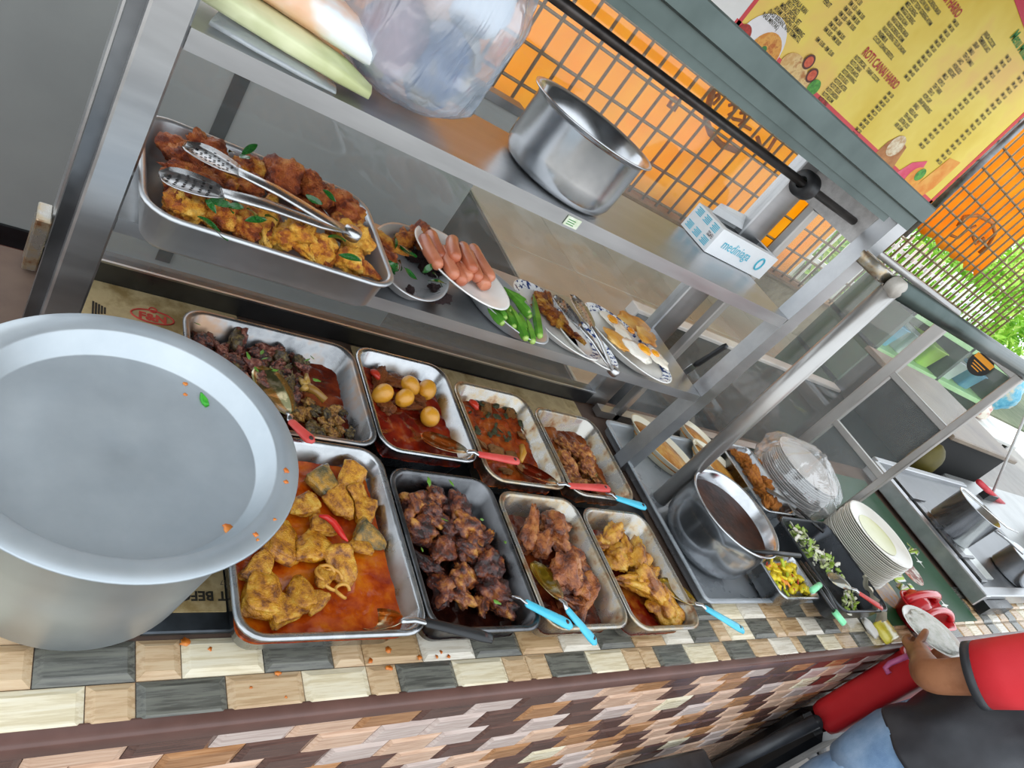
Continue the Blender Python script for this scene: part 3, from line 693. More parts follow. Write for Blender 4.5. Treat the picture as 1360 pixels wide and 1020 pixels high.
gravy('offal', .036, mat('red stew gravy', ['#3f120a', '#6a2410', '#86361a'], .15, 0, 18, bump=.5, bscale=60, coat=.4), 'brown red gravy of the offal stew', .004, 50, 5)
gravy('egg', .045, mat('sambal gravy', ['#4f0f07', '#74190a', '#943612'], .14, 0, 16, bump=.5, bscale=50, coat=.5), 'dark red oily sambal gravy around the eggs', .004, 45, 6)
gravy('herb', .045, mat('fish head gravy', ['#6d200b', '#8f3a12', '#a5551f'], .2, 0, 22, bump=.9, bscale=60, coat=.3), 'coarse red brown gravy with herbs', .007, 55, 7)
gravy('leg', .043, mat('rendang gravy', ['#5a2410', '#7c3d17', '#955222'], .25, 0, 24, bump=.9, bscale=60, coat=.2), 'thick brown gravy with fried meat', .006, 55, 8)

# ------------------------------------------------------------------ food pieces
def food_proto(bm, m):
    me = bpy.data.meshes.new('food'); bmesh.ops.recalc_face_normals(bm, faces=bm.faces[:]); bm.to_mesh(me); bm.free(); me.materials.append(m); me.shade_smooth(); return me
def place(name, me, p, s, rot, label, cat, group):
    o = bpy.data.objects.new(name, me); col.objects.link(o); o.location = p; o.scale = s if isinstance(s, (tuple, list)) else (s, s, s); o.rotation_euler = rot
    return tag(o, label, cat, group)
def keep_in(o, x0, x1, y0, y1, zmin, inset=.017):
    """slide a piece so that its whole shape stays inside the walls of its pan"""
    R_ = o.rotation_euler.to_matrix(); s = Vector(o.scale)
    pts = [R_ @ Vector((v.co.x * s.x, v.co.y * s.y, v.co.z * s.z)) for v in o.data.vertices]
    for ax, lo, hi in ((0, x0, x1), (1, y0, y1)):
        a = min(p[ax] for p in pts); b = max(p[ax] for p in pts); c = o.location[ax]
        if b - a > hi - lo - 2 * inset: continue
        o.location[ax] = min(max(c, lo + inset - a), hi - inset - b)
    zb = min(p.z for p in pts)
    if o.location.z + zb < zmin: o.location.z = zmin - zb
def keep_in_pan(o):
    if o.location.z > .2: return
    for x0, x1, y0, y1, za, zb in PANS.values():
        if x0 - .02 < o.location.x < x1 + .02 and y0 - .02 < o.location.y < y1 + .02: keep_in(o, x0, x1, y0, y1, za + .006); return
FISH = mat('curry fish', ['#7c440c', '#b8740e', '#d2921a', '#e2b040'], .22, 0, 2.0, bump=.8, bscale=14, coat=.4, pos=[.36, .46, .56, .68])
FISHG = mat('curry fish skin', ['#4a4524', '#86682a', '#c08a22'], .22, 0, 1.4, bump=.8, bscale=14, coat=.4)
fish_me = [food_proto(lump_bm(i, 1, .8, .55, .24, 1.5, 4, .07, wedge), FISH if i % 3 else FISHG) for i in range(5)]
fl_ = 'chunk of fish steak in yellow curry, in the wide pan by the big pot'
for i, (u, v, s, k, rz) in enumerate([(432, 642, 26, 0, 2.2), (464, 632, 24, 1, 1.0), (403, 672, 21, 1, .4), (452, 668, 24, 2, 2.0), (494, 682, 22, 4, 1.3), (503, 714, 24, 0, 2.7), (414, 728, 30, 2, .6), (374, 716, 32, 1, 4.4), (346, 752, 24, 4, 4.2),
                                      (342, 785, 33, 1, 4.5), (370, 805, 26, 4, 5.0), (398, 788, 26, 2, 4.6), (455, 752, 27, 1, 1.8), (430, 768, 18, 4, 1.0), (478, 725, 17, 2, 0), (432, 700, 20, 4, 3.0), (478, 660, 18, 1, 2), (420, 800, 17, 2, 1)]):
    p = PZ(u, v, .060); dist = (p - CAM).length; r = s / FPX * dist
    o = place('fish_piece', fish_me[k], p, (r, r, r * .75), (rnd.uniform(-.3, .3), rnd.uniform(-.3, .3), rz), fl_ if k % 3 else fl_.replace('chunk', 'grey-skinned chunk'), 'fish', 'fish pieces in yellow curry'); keep_in_pan(o)
pts = [PZ(u, v, .076) for u, v in ((424, 685), (434, 687), (443, 694), (450, 704), (457, 714), (462, 719))]
obj('red_chilli', T(pts, [.002, .0045, .005, .005, .0035, .001], 8), mat('red chilli', ['#b01818', '#d42a22'], .2, 0, 30), None, label='long red chilli lying on the fish curry', cat='chilli', loc=pts[2])
for i, (u, v) in enumerate([(440, 770), (432, 762), (455, 785)]):
    p = PZ(u, v, .062); bm = T([(p.x + (.016 - .003 * i) * math.cos(a), p.y + (.016 - .003 * i) * math.sin(a), p.z + .003 * math.sin(2 * a)) for a in [2 * PI * k / 20 for k in range(17)]], .0026, 6)
    obj('onion_ring', bm, mat('curried onion', ['#c78a2e', '#d9a64e'], .25, 0, 30), None, label='slice of onion ring in the yellow fish curry', cat='onion', group='onion rings in the fish curry', loc=p)
def pieces(name, protos, m_list, z, lst, label, cat, group, zs=.8, dz=0.0):
    for i, (u, v, s) in enumerate(lst):
        p = PZ(u, v, z + rnd.uniform(-dz, dz)); r = s / FPX * (p - CAM).length
        o = place(name, protos[i % len(protos)], p, (r, r, r * zs), (rnd.uniform(-.5, .5), rnd.uniform(-.4, .4), rnd.uniform(0, 6.28)), label.replace(' piece', ' drumstick-shaped piece') if (i % len(protos)) % 3 == 0 and 'chicken piece' in label else label, cat, group); keep_in_pan(o)
def chick(n, m, seed, rough=.1, sub=3):
    return [food_proto(lump_bm(seed + i, 1, .78, .7, .34, 1.7, 4, rough * 1.3, drumstick if i % 3 == 0 else None), m[i % len(m)]) for i in range(n)]
SOY = [mat('soy chicken', ['#240d07', '#5c2410', '#96501e', '#d09038'], .2, 0, 1.1, bump=.9, bscale=14, coat=.5, pos=[.38, .47, .56, .66]), mat('soy chicken dark', ['#1f0a06', '#4a1a0e', '#7c3a1c', '#a86428'], .2, 0, 1.2, bump=.9, bscale=14, coat=.5, pos=[.38, .48, .58, .68])]
pieces('chicken_piece', chick(5, SOY, 20), None, .058, [(553, 662, 28), (604, 664, 24), (555, 702, 24), (586, 732, 30), (622, 702, 28), (655, 728, 28), (664, 752, 26), (624, 730, 22), (586, 776, 28), (608, 786, 23), (622, 768, 23), (655, 782, 30), (674, 803, 20), (564, 748, 20), (576, 684, 21), (640, 806, 18), (600, 704, 20), (578, 658, 18)],
       'glossy black brown soy chicken piece in the darkened pan', 'chicken', 'soy chicken pieces', .8, .006)
REDC = [mat('red brown chicken', ['#4a1e0c', '#82401a', '#a85e28', '#c07c3c'], .25, 0, 1.3, bump=.9, bscale=14, coat=.4, pos=[.38, .47, .57, .68])]
pieces('chicken_piece', chick(4, REDC, 40), None, .060, [(703, 697, 24), (736, 692, 27), (752, 768, 31), (787, 765, 28), (786, 798, 27), (718, 722, 20), (772, 742, 22), (750, 730, 17), (757, 798, 17)], 'reddish brown chicken piece in thick gravy, two pans from the fish curry', 'chicken', 'reddish brown chicken pieces', .8, .006)
YELC = [mat('yellow chicken', ['#8a4a0e', '#c07c1a', '#d69a2a', '#e2b452'], .25, 0, 1.3, bump=.8, bscale=14, coat=.4, pos=[.38, .46, .56, .68])]
pieces('chicken_piece', chick(4, YELC, 60), None, .058, [(804, 702, 18), (820, 738, 24), (864, 746, 27), (844, 775, 27), (872, 788, 28), (902, 811, 25), (800, 722, 14), (832, 728, 15), (884, 762, 13)], 'yellow curried chicken piece in the pan with dark red oil', 'chicken', 'yellow curried chicken pieces', .8, .006)
EGGM = mat('turmeric egg', ['#c98a22', '#d99c2c', '#b87218'], .25, 0, 22, bump=.15, bscale=90, coat=.3)
eg = food_proto(LT([(.0, -1)] + [(math.sin(a) * (1 - .08 * math.cos(a)), -math.cos(a) * 1.22) for a in [PI * k / 14 for k in range(1, 14)]] + [(0, 1.22)], (0, 0, 0), 24), EGGM)
for i, (u, v, s) in enumerate([(508, 523, 12.5), (545, 513, 12.5), (567, 518, 12.5), (571, 553, 13), (537, 529, 12)]):
    p = PZ(u, v, .060); r = s / FPX * (p - CAM).length
    place('boiled_egg', eg, p, r, (1.1 + rnd.uniform(-.3, .3), .3, rnd.uniform(0, 6)), 'turmeric yellow boiled egg in dark red sambal', 'egg', 'boiled eggs in sambal')
MASH = [mat('sambal mash', ['#7c2a10', '#a4521f', '#b8792f'], .35, 0, 14, bump=1, bscale=50, coat=.2)]
pieces('sambal_lump', chick(3, MASH, 80, .16), None, .050, [(500, 495, 16), (520, 505, 18), (535, 530, 17), (548, 540, 14), (515, 540, 13), (556, 530, 12)], 'soft lump of fried onion sambal among the eggs', 'sambal', 'onion sambal lumps', .55)
TOM = mat('tomato', ['#b52a1c', '#d0432c'], .2, 0, 20)
tm = food_proto(lump_bm(5, 1, .6, .5, .2, 1.2, 2, .04), TOM)
for u, v, s, l in ((499, 497, 9, 'wedge of red tomato in the egg sambal'), (630, 537, 9, 'wedge of red tomato in the herb-strewn gravy')):
    p = PZ(u, v, .057); r = s / FPX * (p - CAM).length; place('tomato_wedge', tm, p, r, (0, 0, 2.2), l, 'tomato', None)
HERBM = [mat('cooked herb', ['#16150b', '#2a2a10', '#4a5216'], .4, 0, 30, bump=.4), mat('fish flesh brown', ['#6e3c16', '#94602a', '#a8783a'], .35, 0, 12, bump=.9, bscale=40)]
hm = [food_proto(lump_bm(90 + i, 1, .5, .3, .4, 1.6, 2, .15), HERBM[0]) for i in range(3)]
pieces('curry_leaf', hm, None, .053, [(655 + rnd.uniform(-32, 44), 560 + rnd.uniform(-38, 20), rnd.uniform(3, 6)) for _ in range(26)] + [(664 + rnd.uniform(-14, 14), 577 + rnd.uniform(-6, 8), rnd.uniform(3, 6)) for _ in range(16)], 'dark scrap of curry leaf on the coarse red gravy', 'leaf', 'curry leaves on the red gravy', .5)
fb = [food_proto(lump_bm(96 + i, 1, .7, .5, .3, 1.5, 3, .1), HERBM[1]) for i in range(3)]
pieces('fish_lump', fb, None, .050, [(660, 600, 13), (678, 605, 12), (640, 590, 11), (690, 620, 12), (672, 625, 12), (700, 580, 10), (645, 540, 11), (690, 545, 10)], 'brown flake of fish half sunk in the herb-strewn gravy', 'fish', 'fish flakes in the red gravy', .55)
p = PZ(693, 603, .062); bm = T([PZ(693, 592, .062), PZ(695, 602, .064), PZ(692, 613, .062)], [.006, .0075, .004], 10)
obj('fried_stick', bm, mat('golden fried', ['#a8741c', '#c9963a'], .35, 0, 20, bump=.4), None, label='golden fried finger of vegetable on the red herb gravy', cat='vegetable', loc=p)
RENM = [mat('fried meat', ['#5c2310', '#924a1a', '#b87230', '#cc9444'], .3, 0, 2.6, bump=1, bscale=14, coat=.3)]
pieces('meat_piece', chick(3, RENM, 110, .14), None, .056, [(755, 616, 19), (772, 602, 20), (778, 622, 17), (752, 592, 13), (745, 628, 11), (790, 645, 12), (768, 640, 12)], 'brown fried meat piece in the brown-stained pan', 'meat', 'fried meat pieces', .8)
# offal: many small torn pieces
OFM = [mat('offal dark', ['#1d0d0b', '#40190f', '#6a3222', '#8f5a44'], .2, 0, 2.5, bump=.8, bscale=14, coat=.4), mat('offal grey', ['#2c2014', '#52401f', '#7c6834'], .22, 0, 2.5, bump=.8, bscale=14, coat=.4),
       mat('offal pink', ['#4a1c14', '#7a3a2a', '#a8705a'], .2, 0, 2.5, bump=.8, bscale=14, coat=.4), mat('offal tan', ['#5c3413', '#966420', '#b88c40'], .22, 0, 2.5, bump=.8, bscale=14, coat=.4)]
om = [food_proto(lump_bm(130 + i, 1, .6, .5, .42, 1.7, 3, .12, drumstick if i % 4 == 1 else None), OFM[i % 3]) for i in range(9)]
ot = [food_proto(lump_bm(150 + i, 1, .7, .5, .4, 1.7, 3, .14), OFM[3 if i % 2 else 1]) for i in range(4)]
x0, x1, y0, y1, _, _ = PANS['offal']
ro = random.Random(11)
for i in range(150):
    t = ro.random(); x = x0 + .032 + (x1 - x0 - .066) * t; y = y0 + .034 + (y1 - y0 - .066) * ro.random()
    if t > .76 and y > y0 + .12: continue
    tan = t > .45 and y < y0 + .11
    r = ro.uniform(.012, .021) * (.75 if tan else 1)
    place('stew_piece' if tan else 'offal_piece', (ot if tan else om)[i % (4 if tan else 9)], (x, y, .047 + .018 * ro.random() * (1 - t * .5)), r, (ro.uniform(-.6, .6), ro.uniform(-.6, .6), ro.uniform(0, 6.3)),
          'tan stewed scrap of chicken in the dark offal stew' if tan else 'dark chunk of stewed offal in the pan near the big pot', 'meat', 'tan stewed scraps' if tan else 'offal chunks')
cf = thing('stewed_claw', 'tan stewed chicken foot on the dark offal stew', 'chicken foot', PZ(411, 517, .066))
TANF = mat('stewed skin', ['#8a6428', '#a8823c', '#b8954e'], .3, 0, 20, bump=.4)
obj('shank', T([PZ(432, 532, .066), PZ(420, 520, .07), PZ(408, 514, .07)], [.007, .0065, .009], 10), TANF, cf)
for a in ((398, 503), (407, 497), (399, 518)): obj('toe', T([PZ(408, 514, .07), PZ((408 + a[0]) / 2, (514 + a[1]) / 2, .073), PZ(*a, .066)], [.007, .0055, .003], 8), TANF, cf)
HG = mat('chopped herb', ['#2f5a1c', '#5a8a2a', '#7da83a'], .4, 0, 40)
hg = [food_proto(lump_bm(170 + i, 1, .4, .15, .4, 1.7, 2, .1), HG) for i in range(2)]
pieces('herb_scrap', hg, None, .072, [(348, 468, 5), (330, 473, 5), (352, 476, 4), (420, 505, 5), (365, 492, 4), (340, 490, 4), (415, 475, 5), (300, 480, 4), (262, 430, 4), (362, 490, 4), (408, 478, 4)], 'scrap of green herb on the offal stew', 'herb', 'herb scraps on the offal stew', .4)
pieces('herb_scrap', hg, None, .085, [(570, 640, 6), (590, 690, 5), (600, 642, 5), (672, 720, 5), (560, 730, 4), (660, 800, 6), (640, 690, 4)], 'scrap of green herb on the soy chicken', 'herb', 'herb scraps on the soy chicken', .4)

# ------------------------------------------------------------------ spoons
RED = mat('red plastic handle', ['#c8403c', '#d85a52'], .35, 0, 12); BLUE = mat('sky blue plastic handle', ['#3fb4cf', '#52c4de'], .3, 0, 12)
def spoon(bowl, neck, grip0, grip1, zb, zn, zg0, zg1, hm_, label, wid=.026, stain='#8a6a2a', group=None, up=True):
    """bowl/neck/grip are picture points, heights given: oval bowl, steel neck, plastic grip with a hole"""
    b = PZ(*bowl, zb); n = PZ(*neck, zn); g0 = PZ(*grip0, zg0); g1 = PZ(*grip1, zg1)
    t = thing('serving_spoon', label, 'spoon', n, group)
    d = (n - b); ln = d.length; d.normalize(); s = d.cross(Vector((0, 0, 1))).normalized(); u = s.cross(d)
    bm = bmesh.new(); rings = []
    N = 12
    for i in range(N + 1):
        a = -1 + 2 * i / N; w = wid * math.sqrt(max(0, 1 - a * a)) * (1 - .18 * a) + (.003 if i == N else 0); ctr = b + d * (a * ln)
        row = []
        for k in range(7):
            q = -1 + 2 * k / 6; dep = -.011 * (1 - q * q) * (1 - a * a)
            row.append(bm.verts.new(ctr + s * (w * q) + u * (dep if up else -dep)))
        rings.append(row)
    for a_, b_ in zip(rings, rings[1:]):
        for k in range(6): bm.faces.new((a_[k], a_[k + 1], b_[k + 1], b_[k]))
    bmesh.ops.remove_doubles(bm, verts=bm.verts[:], dist=.0002)
    r = bmesh.ops.extrude_face_region(bm, geom=bm.faces[:]); bmesh.ops.translate(bm, verts=[v for v in r['geom'] if isinstance(v, bmesh.types.BMVert)], vec=u * -.0012)
    obj('bowl', bm, mat('oily spoon ' + stain, ['#c9c4b8', '#bdae88', stain], .18, .8, 30, pos=[.30, .42, .52]), t)
    obj('neck', T([n - d * .004, n, n.lerp(g0, .5) + Vector((0, 0, .004)), g0, g0.lerp(g1, .12)], [.0035, .0045, .004, .004, .003], 10, flat=(1.3, .7)), STEEL_POT, t)
    gd = (g1 - g0); gl = gd.length; gd.normalize(); gs_ = gd.cross(Vector((0, 0, 1))).normalized()
    bm = T([g0, g0 + gd * .004, g0 + gd * gl * .4, g0 + gd * gl * .8, g0 + gd * (gl - .006), g1], [.004, .0075, .0085, .0105, .0095, .004], 14, flat=(1.0, .5))
    obj('handle', bm, hm_, t)
    h = g0 + gd * gl * .86 + Vector((0, 0, .0052)); bm = bmesh.new(); lathe(bm, [(0, 0), (.0035, 0), (.0042, -.001)], h, 14)
    obj('hang_hole', bm, mat('hole shade', '#3a2320', .6), t)
    return t
spoon((365, 517), (383, 551), (385, 558), (416, 588), .080, .090, .095, .10, RED, 'serving spoon with red handle resting across the dark offal pan', .030, '#6d6a44')
spoon((590, 588), (622, 600), (634, 603), (690, 613), .075, .088, .092, .095, RED, 'serving spoon with red handle lying in the egg sambal pan', .021, '#a8521a')
spoon((712, 628), (742, 643), (755, 645), (810, 649), .070, .088, .092, .095, RED, 'serving spoon with red handle lying in the herb-strewn gravy pan', .021, '#8a2a10')
spoon((788, 630), (806, 655), (817, 661), (858, 674), .066, .086, .092, .096, BLUE, 'serving spoon with blue handle in the brown-stained meat pan', .018, '#7a4a1a')
spoon((664, 782), (682, 793), (697, 800), (760, 832), .055, .085, .092, .088, BLUE, 'serving spoon with blue handle sunk among the soy chicken', .018, '#4a2a10')
spoon((727, 770), (745, 797), (752, 808), (792, 855), .075, .087, .09, .070, BLUE, 'serving spoon with blue handle in the reddish brown chicken pan', .024, '#9a7a1a')
spoon((900, 785), (925, 802), (936, 807), (988, 838), .075, .087, .092, .075, BLUE, 'serving spoon with blue handle in the yellow chicken pan', .026, '#b8942a')
spoon((505, 822), (535, 824), (563, 826), (655, 848), .060, .086, .092, .075, BLACK, 'steel ladle with thick black handle over the fish curry pan edge', .022, '#b8641a')
# ================================================================== lower shelf
ZL = .286
x0, x1, y0, y1 = .150, .502, .790, 1.045
TRAY = pan_bm(x0, x1, y0, y1, ZL, ZL + .062, rim=.006, taper=.008, r=.04)
obj('chicken_tray', TRAY, mat('satin tray steel', ['#b4b7b9', '#c9cbcc'], .38, .85, 6, rvar=.06), None, label='deep steel tray heaped with fried chicken on the lower shelf', cat='tray', loc=((x0 + x1) / 2, (y0 + y1) / 2, ZL))
FRY = [mat('fried chicken', ['#6a260a', '#a04a12', '#c87a22', '#dba03c'], .36, 0, 1.2, bump=1, bscale=16, pos=[.38, .47, .56, .66]), mat('red fried chicken', ['#6a260c', '#a04818', '#be682c', '#d28842'], .38, 0, 1.3, bump=1, bscale=16, pos=[.38, .47, .57, .68]),
       mat('golden fried chicken', ['#9a4c10', '#cc821e', '#e2a436', '#eec060'], .34, 0, 1.2, bump=.9, bscale=16, pos=[.38, .46, .56, .68])]
fm = [[food_proto(lump_bm(200 + 10 * j + i, 1, .84, .76, .30, 1.6, 4, .14, drumstick if i == 1 else None), FRY[j]) for i in range(4)] for j in range(3)]
def k4(x, y): return (190 + x / 4, 150 + y / 4)
FLB = ['brown fried chicken piece in the deep tray', 'crisp red brown fried chicken piece in the deep tray', 'golden fried chicken piece in the deep tray']
for i, (x, y, s, j, dz) in enumerate([(70, 170, 24, 1, .0), (70, 260, 26, 1, .01), (85, 350, 27, 0, .0), (210, 235, 27, 1, .012), (330, 160, 26, 1, 0), (150, 520, 31, 2, 0), (265, 470, 22, 0, .0), (410, 620, 31, 0, 0), (520, 550, 22, 0, .008), (670, 700, 31, 2, .004), (830, 640, 27, 2, .012), (950, 730, 27, 2, 0),
                                     (1120, 840, 26, 2, 0), (1240, 865, 17, 0, 0), (1150, 680, 28, 2, .008), (740, 330, 32, 1, .012), (860, 350, 26, 1, .01), (965, 370, 24, 1, .012), (1060, 500, 29, 1, .008), (1150, 570, 20, 0, .005), (560, 250, 24, 0, 0), (690, 590, 22, 1, .005), (400, 400, 25, 0, -.006), (560, 400, 24, 1, -.006), (200, 400, 22, 0, 0),
                                     (1000, 820, 18, 0, -.004), (260, 610, 24, 2, .006), (560, 690, 24, 0, .004), (760, 780, 24, 2, .002), (880, 830, 22, 2, .002), (60, 430, 24, 0, .004), (330, 320, 24, 1, .004), (1040, 620, 22, 0, 0), (880, 500, 22, 1, -.006), (480, 330, 20, 0, -.004)]):
    u, v = k4(x, y); p = PZ(u, v, ZL + .056 + dz); r = s / FPX * (p - CAM).length
    r *= .92; p.x = min(max(p.x, x0 + .022 + r * 1.15), x1 - .02 - r * 1.1); p.y = min(max(p.y, y0 + .020 + r), y1 - .016 - r)
    o = place('fried_chicken', fm[j][i % 4], p, (r, r, r * .85), (rnd.uniform(-.4, .4), rnd.uniform(-.4, .4), rnd.uniform(0, 6.3)), FLB[j], 'chicken', 'fried chicken in the deep tray'); keep_in(o, x0, x1, y0, y1, ZL + .005)
LEAF = mat('fried curry leaf', ['#0a2a0e', '#154a18', '#2a7a2a'], .2, 0, 20, coat=.3)
lf = []
for i in range(3):
    bm = bmesh.new(); n = 8; rows = []
    for a in range(n + 1):
        t = a / n; w = .38 * math.sin(PI * min(1, t * .98 + .01)) ** .8; z = .25 * math.sin(t * 3 + i)
        rows.append([bm.verts.new((t * 2 - 1, -w, z + .1 * (i - 1))), bm.verts.new((t * 2 - 1, 0, z - .08)), bm.verts.new((t * 2 - 1, w, z - .1 * (i - 1)))])
    for a, b in zip(rows, rows[1:]):
        for k in range(2): bm.faces.new((a[k], a[k + 1], b[k + 1], b[k]))
    lf.append(food_proto(bm, LEAF))
def leaves(lst, z, label, group, rz=None):
    for i, (u, v, s) in enumerate(lst):
        p = PZ(u, v, z); p.y = max(p.y, .885) if p.x > .5 else p.y; r = 1.35 * s / FPX * (p - CAM).length
        place('curry_leaf', lf[i % 3], p, r, (rnd.uniform(-.6, .6), rnd.uniform(-.5, .5), rz if rz is not None else rnd.uniform(0, 6.3)), label, 'leaf', group)
leaves([(*k4(x, y), s) for x, y, s in [(360, 495, 8), (410, 480, 11), (460, 495, 9), (490, 500, 8), (350, 590, 11), (410, 640, 9), (580, 540, 10), (600, 570, 10), (640, 555, 8), (680, 560, 8), (565, 195, 9), (540, 230, 8), (470, 210, 7), (990, 440, 8), (910, 460, 8), (1030, 670, 9), (1100, 770, 11)]], ZL + .092, 'dark green fried curry leaf on the fried chicken', 'curry leaves on the fried chicken')
def perforated_tongs(label, jawA, neckA, end, jawB, neckB, zj, ze, wid, m=STEEL_POT, grp=None):
    e = PZ(*end, ze); t = thing('serving_tongs', label, 'tongs', e, grp)
    for q, (j, nk, dz) in enumerate(((jawA, neckA, 0), (jawB, neckB, .010))):
        jp = PZ(*j, zj + dz); npt = PZ(*nk, zj + dz + .006); d = (npt - jp); ln = d.length; d.normalize(); s = d.cross(Vector((0, 0, 1))).normalized(); u = s.cross(d)
        bm = bmesh.new(); rows = []
        for i in range(11):
            a = -1 + 2 * i / 10; w = wid * max(.30 if a > 0 else .05, (1 - abs(a) ** 2.6) ** .5 * (1 - .12 * a)); ctr = jp + d * (a * ln)
            rows.append([bm.verts.new(ctr + s * (w * k) + u * (.006 * (k * k - 1))) for k in (-1, -.6, -.2, .2, .6, 1)])
        for a_, b_ in zip(rows, rows[1:]):
            for k in range(5): bm.faces.new((a_[k], a_[k + 1], b_[k + 1], b_[k]))
        r = bmesh.ops.extrude_face_region(bm, geom=bm.faces[:]); bmesh.ops.translate(bm, verts=[v for v in r['geom'] if isinstance(v, bmesh.types.BMVert)], vec=u * -.0012)
        jaw = obj('jaw', bm, m, t)
        hb = bmesh.new()
        for a in range(6):
            for b in range(-1, 3):
                aa = -.7 + a * .24; kk = (b - .5) * .42 + (.1 if a % 2 else -.1)
                if abs(kk) > .8 - .3 * max(0, abs(aa) - .3): continue
                c = jp + d * (aa * ln) + s * (wid * .85 * kk) + u * (.006 * (kk * kk - 1) + .0012)
                flat_disc(hb, c, d, s, wid * .075, seg=10)
        obj('holes', hb, mat('hole dark', '#120f0d', .7), jaw)
        bm = bmesh.new(); pts = [npt - d * .004, npt + (e - npt) * .3 + Vector((0, 0, .003)), npt + (e - npt) * .7, e + u * .002 + s * (.004 if q else -.004)]
        tube(bm, pts, [wid * .38, wid * .50, wid * .50, wid * .40], 12, flat=(1, .3)); obj('arm', bm, m, t)
    bm = LT([(0, -.008), (wid * .5, -.007), (wid * .55, 0), (wid * .5, .007), (0, .008)], (0, 0, 0), 16)
    bmesh.ops.translate(bm, verts=bm.verts[:], vec=e); obj('hinge', bm, m, t)
perforated_tongs('large perforated steel tongs lying on the heaped fried chicken', k4(265, 370), k4(440, 430), k4(1110, 640), k4(375, 235), k4(520, 320), ZL + .098, ZL + .085, .026, mat('brushed tong steel', ['#b4b4b4', '#cfcfcf'], .28, 1, 12, rvar=.06))

def oval(name, c, a, b, rot, z, h, m, label, cat, rimm=None):
    """shallow oval dish, half axes a, b"""
    q = thing(name, label, cat, (c[0], c[1], z))
    prof = [(0, .0), (.60, .0), (.68, .004 / 1), (.96, h - .002), (1.0, h), (1.0, h + .002), (.95, h + .001), (.70, .009), (.6, .005), (0, .005)]
    bm = bmesh.new(); lathe(bm, [(r, zz) for r, zz in prof], (0, 0, 0), 56, sx=a, sy=b)
    bmesh.ops.transform(bm, matrix=Matrix.Translation((c[0], c[1], z)) @ Matrix.Rotation(rot, 4, 'Z'), verts=bm.verts[:])
    obj('dish', bm, m, q)
    if rimm:
        bm = bmesh.new(); lathe(bm, [(.985, h + .0026), (.83, h * .62 + .0042)], (0, 0, 0), 72, sx=a, sy=b)
        bmesh.ops.transform(bm, matrix=Matrix.Translation((c[0], c[1], z)) @ Matrix.Rotation(rot, 4, 'Z'), verts=bm.verts[:])
        obj('rim_pattern', bm, rimm, q)
    return q
def s8(x, y): return (480 + x / 2.957, 280 + y / 2.957)
BLUEPAT = mat('blue flower border', ['#eef0f0', '#eef0f0', '#27407a', '#1c2f62'], .2, 0, 95, detail=2, pos=[.3, .5, .56, .8])
OV = mat('satin dish steel', ['#b8babc', '#cccdce'], .32, .6, 8, rvar=.06)
def ctr(u, v, z): p = PZ(u, v, z); return (p.x, p.y)
oval('oval_dish', (.585, .945), .118, .074, 1.25, ZL, .032, OV, 'oval steel dish of crumbly fried bits and leaves next to the chicken tray', 'dish')
CRUMB = [mat('dark crumbs', ['#1c0f10', '#3a2224', '#52352f'], .5, 0, 20, bump=1, bscale=60)]
pieces('crumb_heap', chick(3, CRUMB, 300, .22), None, ZL + .016, [(565, 345, 16), (575, 362, 14), (580, 385, 14), (583, 397, 12), (552, 340, 13), (545, 385, 7)], 'dark clump of crispy fried crumbs in the oval dish', 'crumbs', 'fried crumb clumps', .6)
pieces('fried_chicken', [fm[0][1], fm[1][0]], None, ZL + .030, [(515, 325, 22), (560, 315, 22), (535, 318, 20), (512, 345, 16)], 'brown fried chicken piece in the oval dish of crumbs', 'chicken', 'fried chicken in the oval dish')
leaves([(*s8(x, y), 9) for x, y in [(130, 120), (165, 150), (185, 160), (150, 215), (120, 215), (130, 255), (150, 290), (165, 310), (240, 360), (310, 310), (300, 270), (265, 225)]], ZL + .042, 'fried curry leaf in the oval dish of crumbs', 'curry leaves in the oval dish')
oval('oval_dish', (.782, .925), .118, .068, 2.05, ZL, .030, OV, 'oval steel dish of boiled okra pods', 'dish')
# sausage plate rides on the rims of its neighbours
sp_ = oval('oval_plate', (.688, .958), .112, .074, 2.15, ZL + .030, .016, WHITE, 'white oval plate piled with sausages, resting on the rims of two steel dishes', 'plate')
SAU = mat('sausage skin', ['#a8583c', '#bb6c4c', '#c98060'], .3, 0, 10, coat=.2)
for (xa, ya, xb, yb, dz) in [(240, 100, 305, 222, .0), (268, 85, 316, 190, .0), (315, 145, 368, 262, 0), (345, 175, 400, 285, -.003), (355, 108, 370, 190, .016), (380, 205, 425, 268, 0), (392, 132, 440, 238, .014), (415, 160, 460, 272, .005), (430, 138, 512, 272, .008), (470, 262, 492, 300, .0)]:
    za = ZL + .050 + dz; a = PZ(*s8(xa, ya), za); b = PZ(*s8(xb, yb), za)
    mid = a.lerp(b, .5) + (b - a).cross(Vector((0, 0, 1))).normalized() * .003
    bm = T([a, a.lerp(b, .04), a.lerp(b, .12), mid, a.lerp(b, .88), a.lerp(b, .96), b], [.004, .0095, .0118, .0124, .0118, .0095, .004], 14)
    obj('sausage', bm, SAU, None, label='plump brown pink sausage on the white oval plate', cat='sausage', group='sausages on the oval plate', loc=mid)
OKR = mat('okra green', ['#336a18', '#4a8424', '#66a038'], .35, 0, 14, stretch=(1, 1, 1))
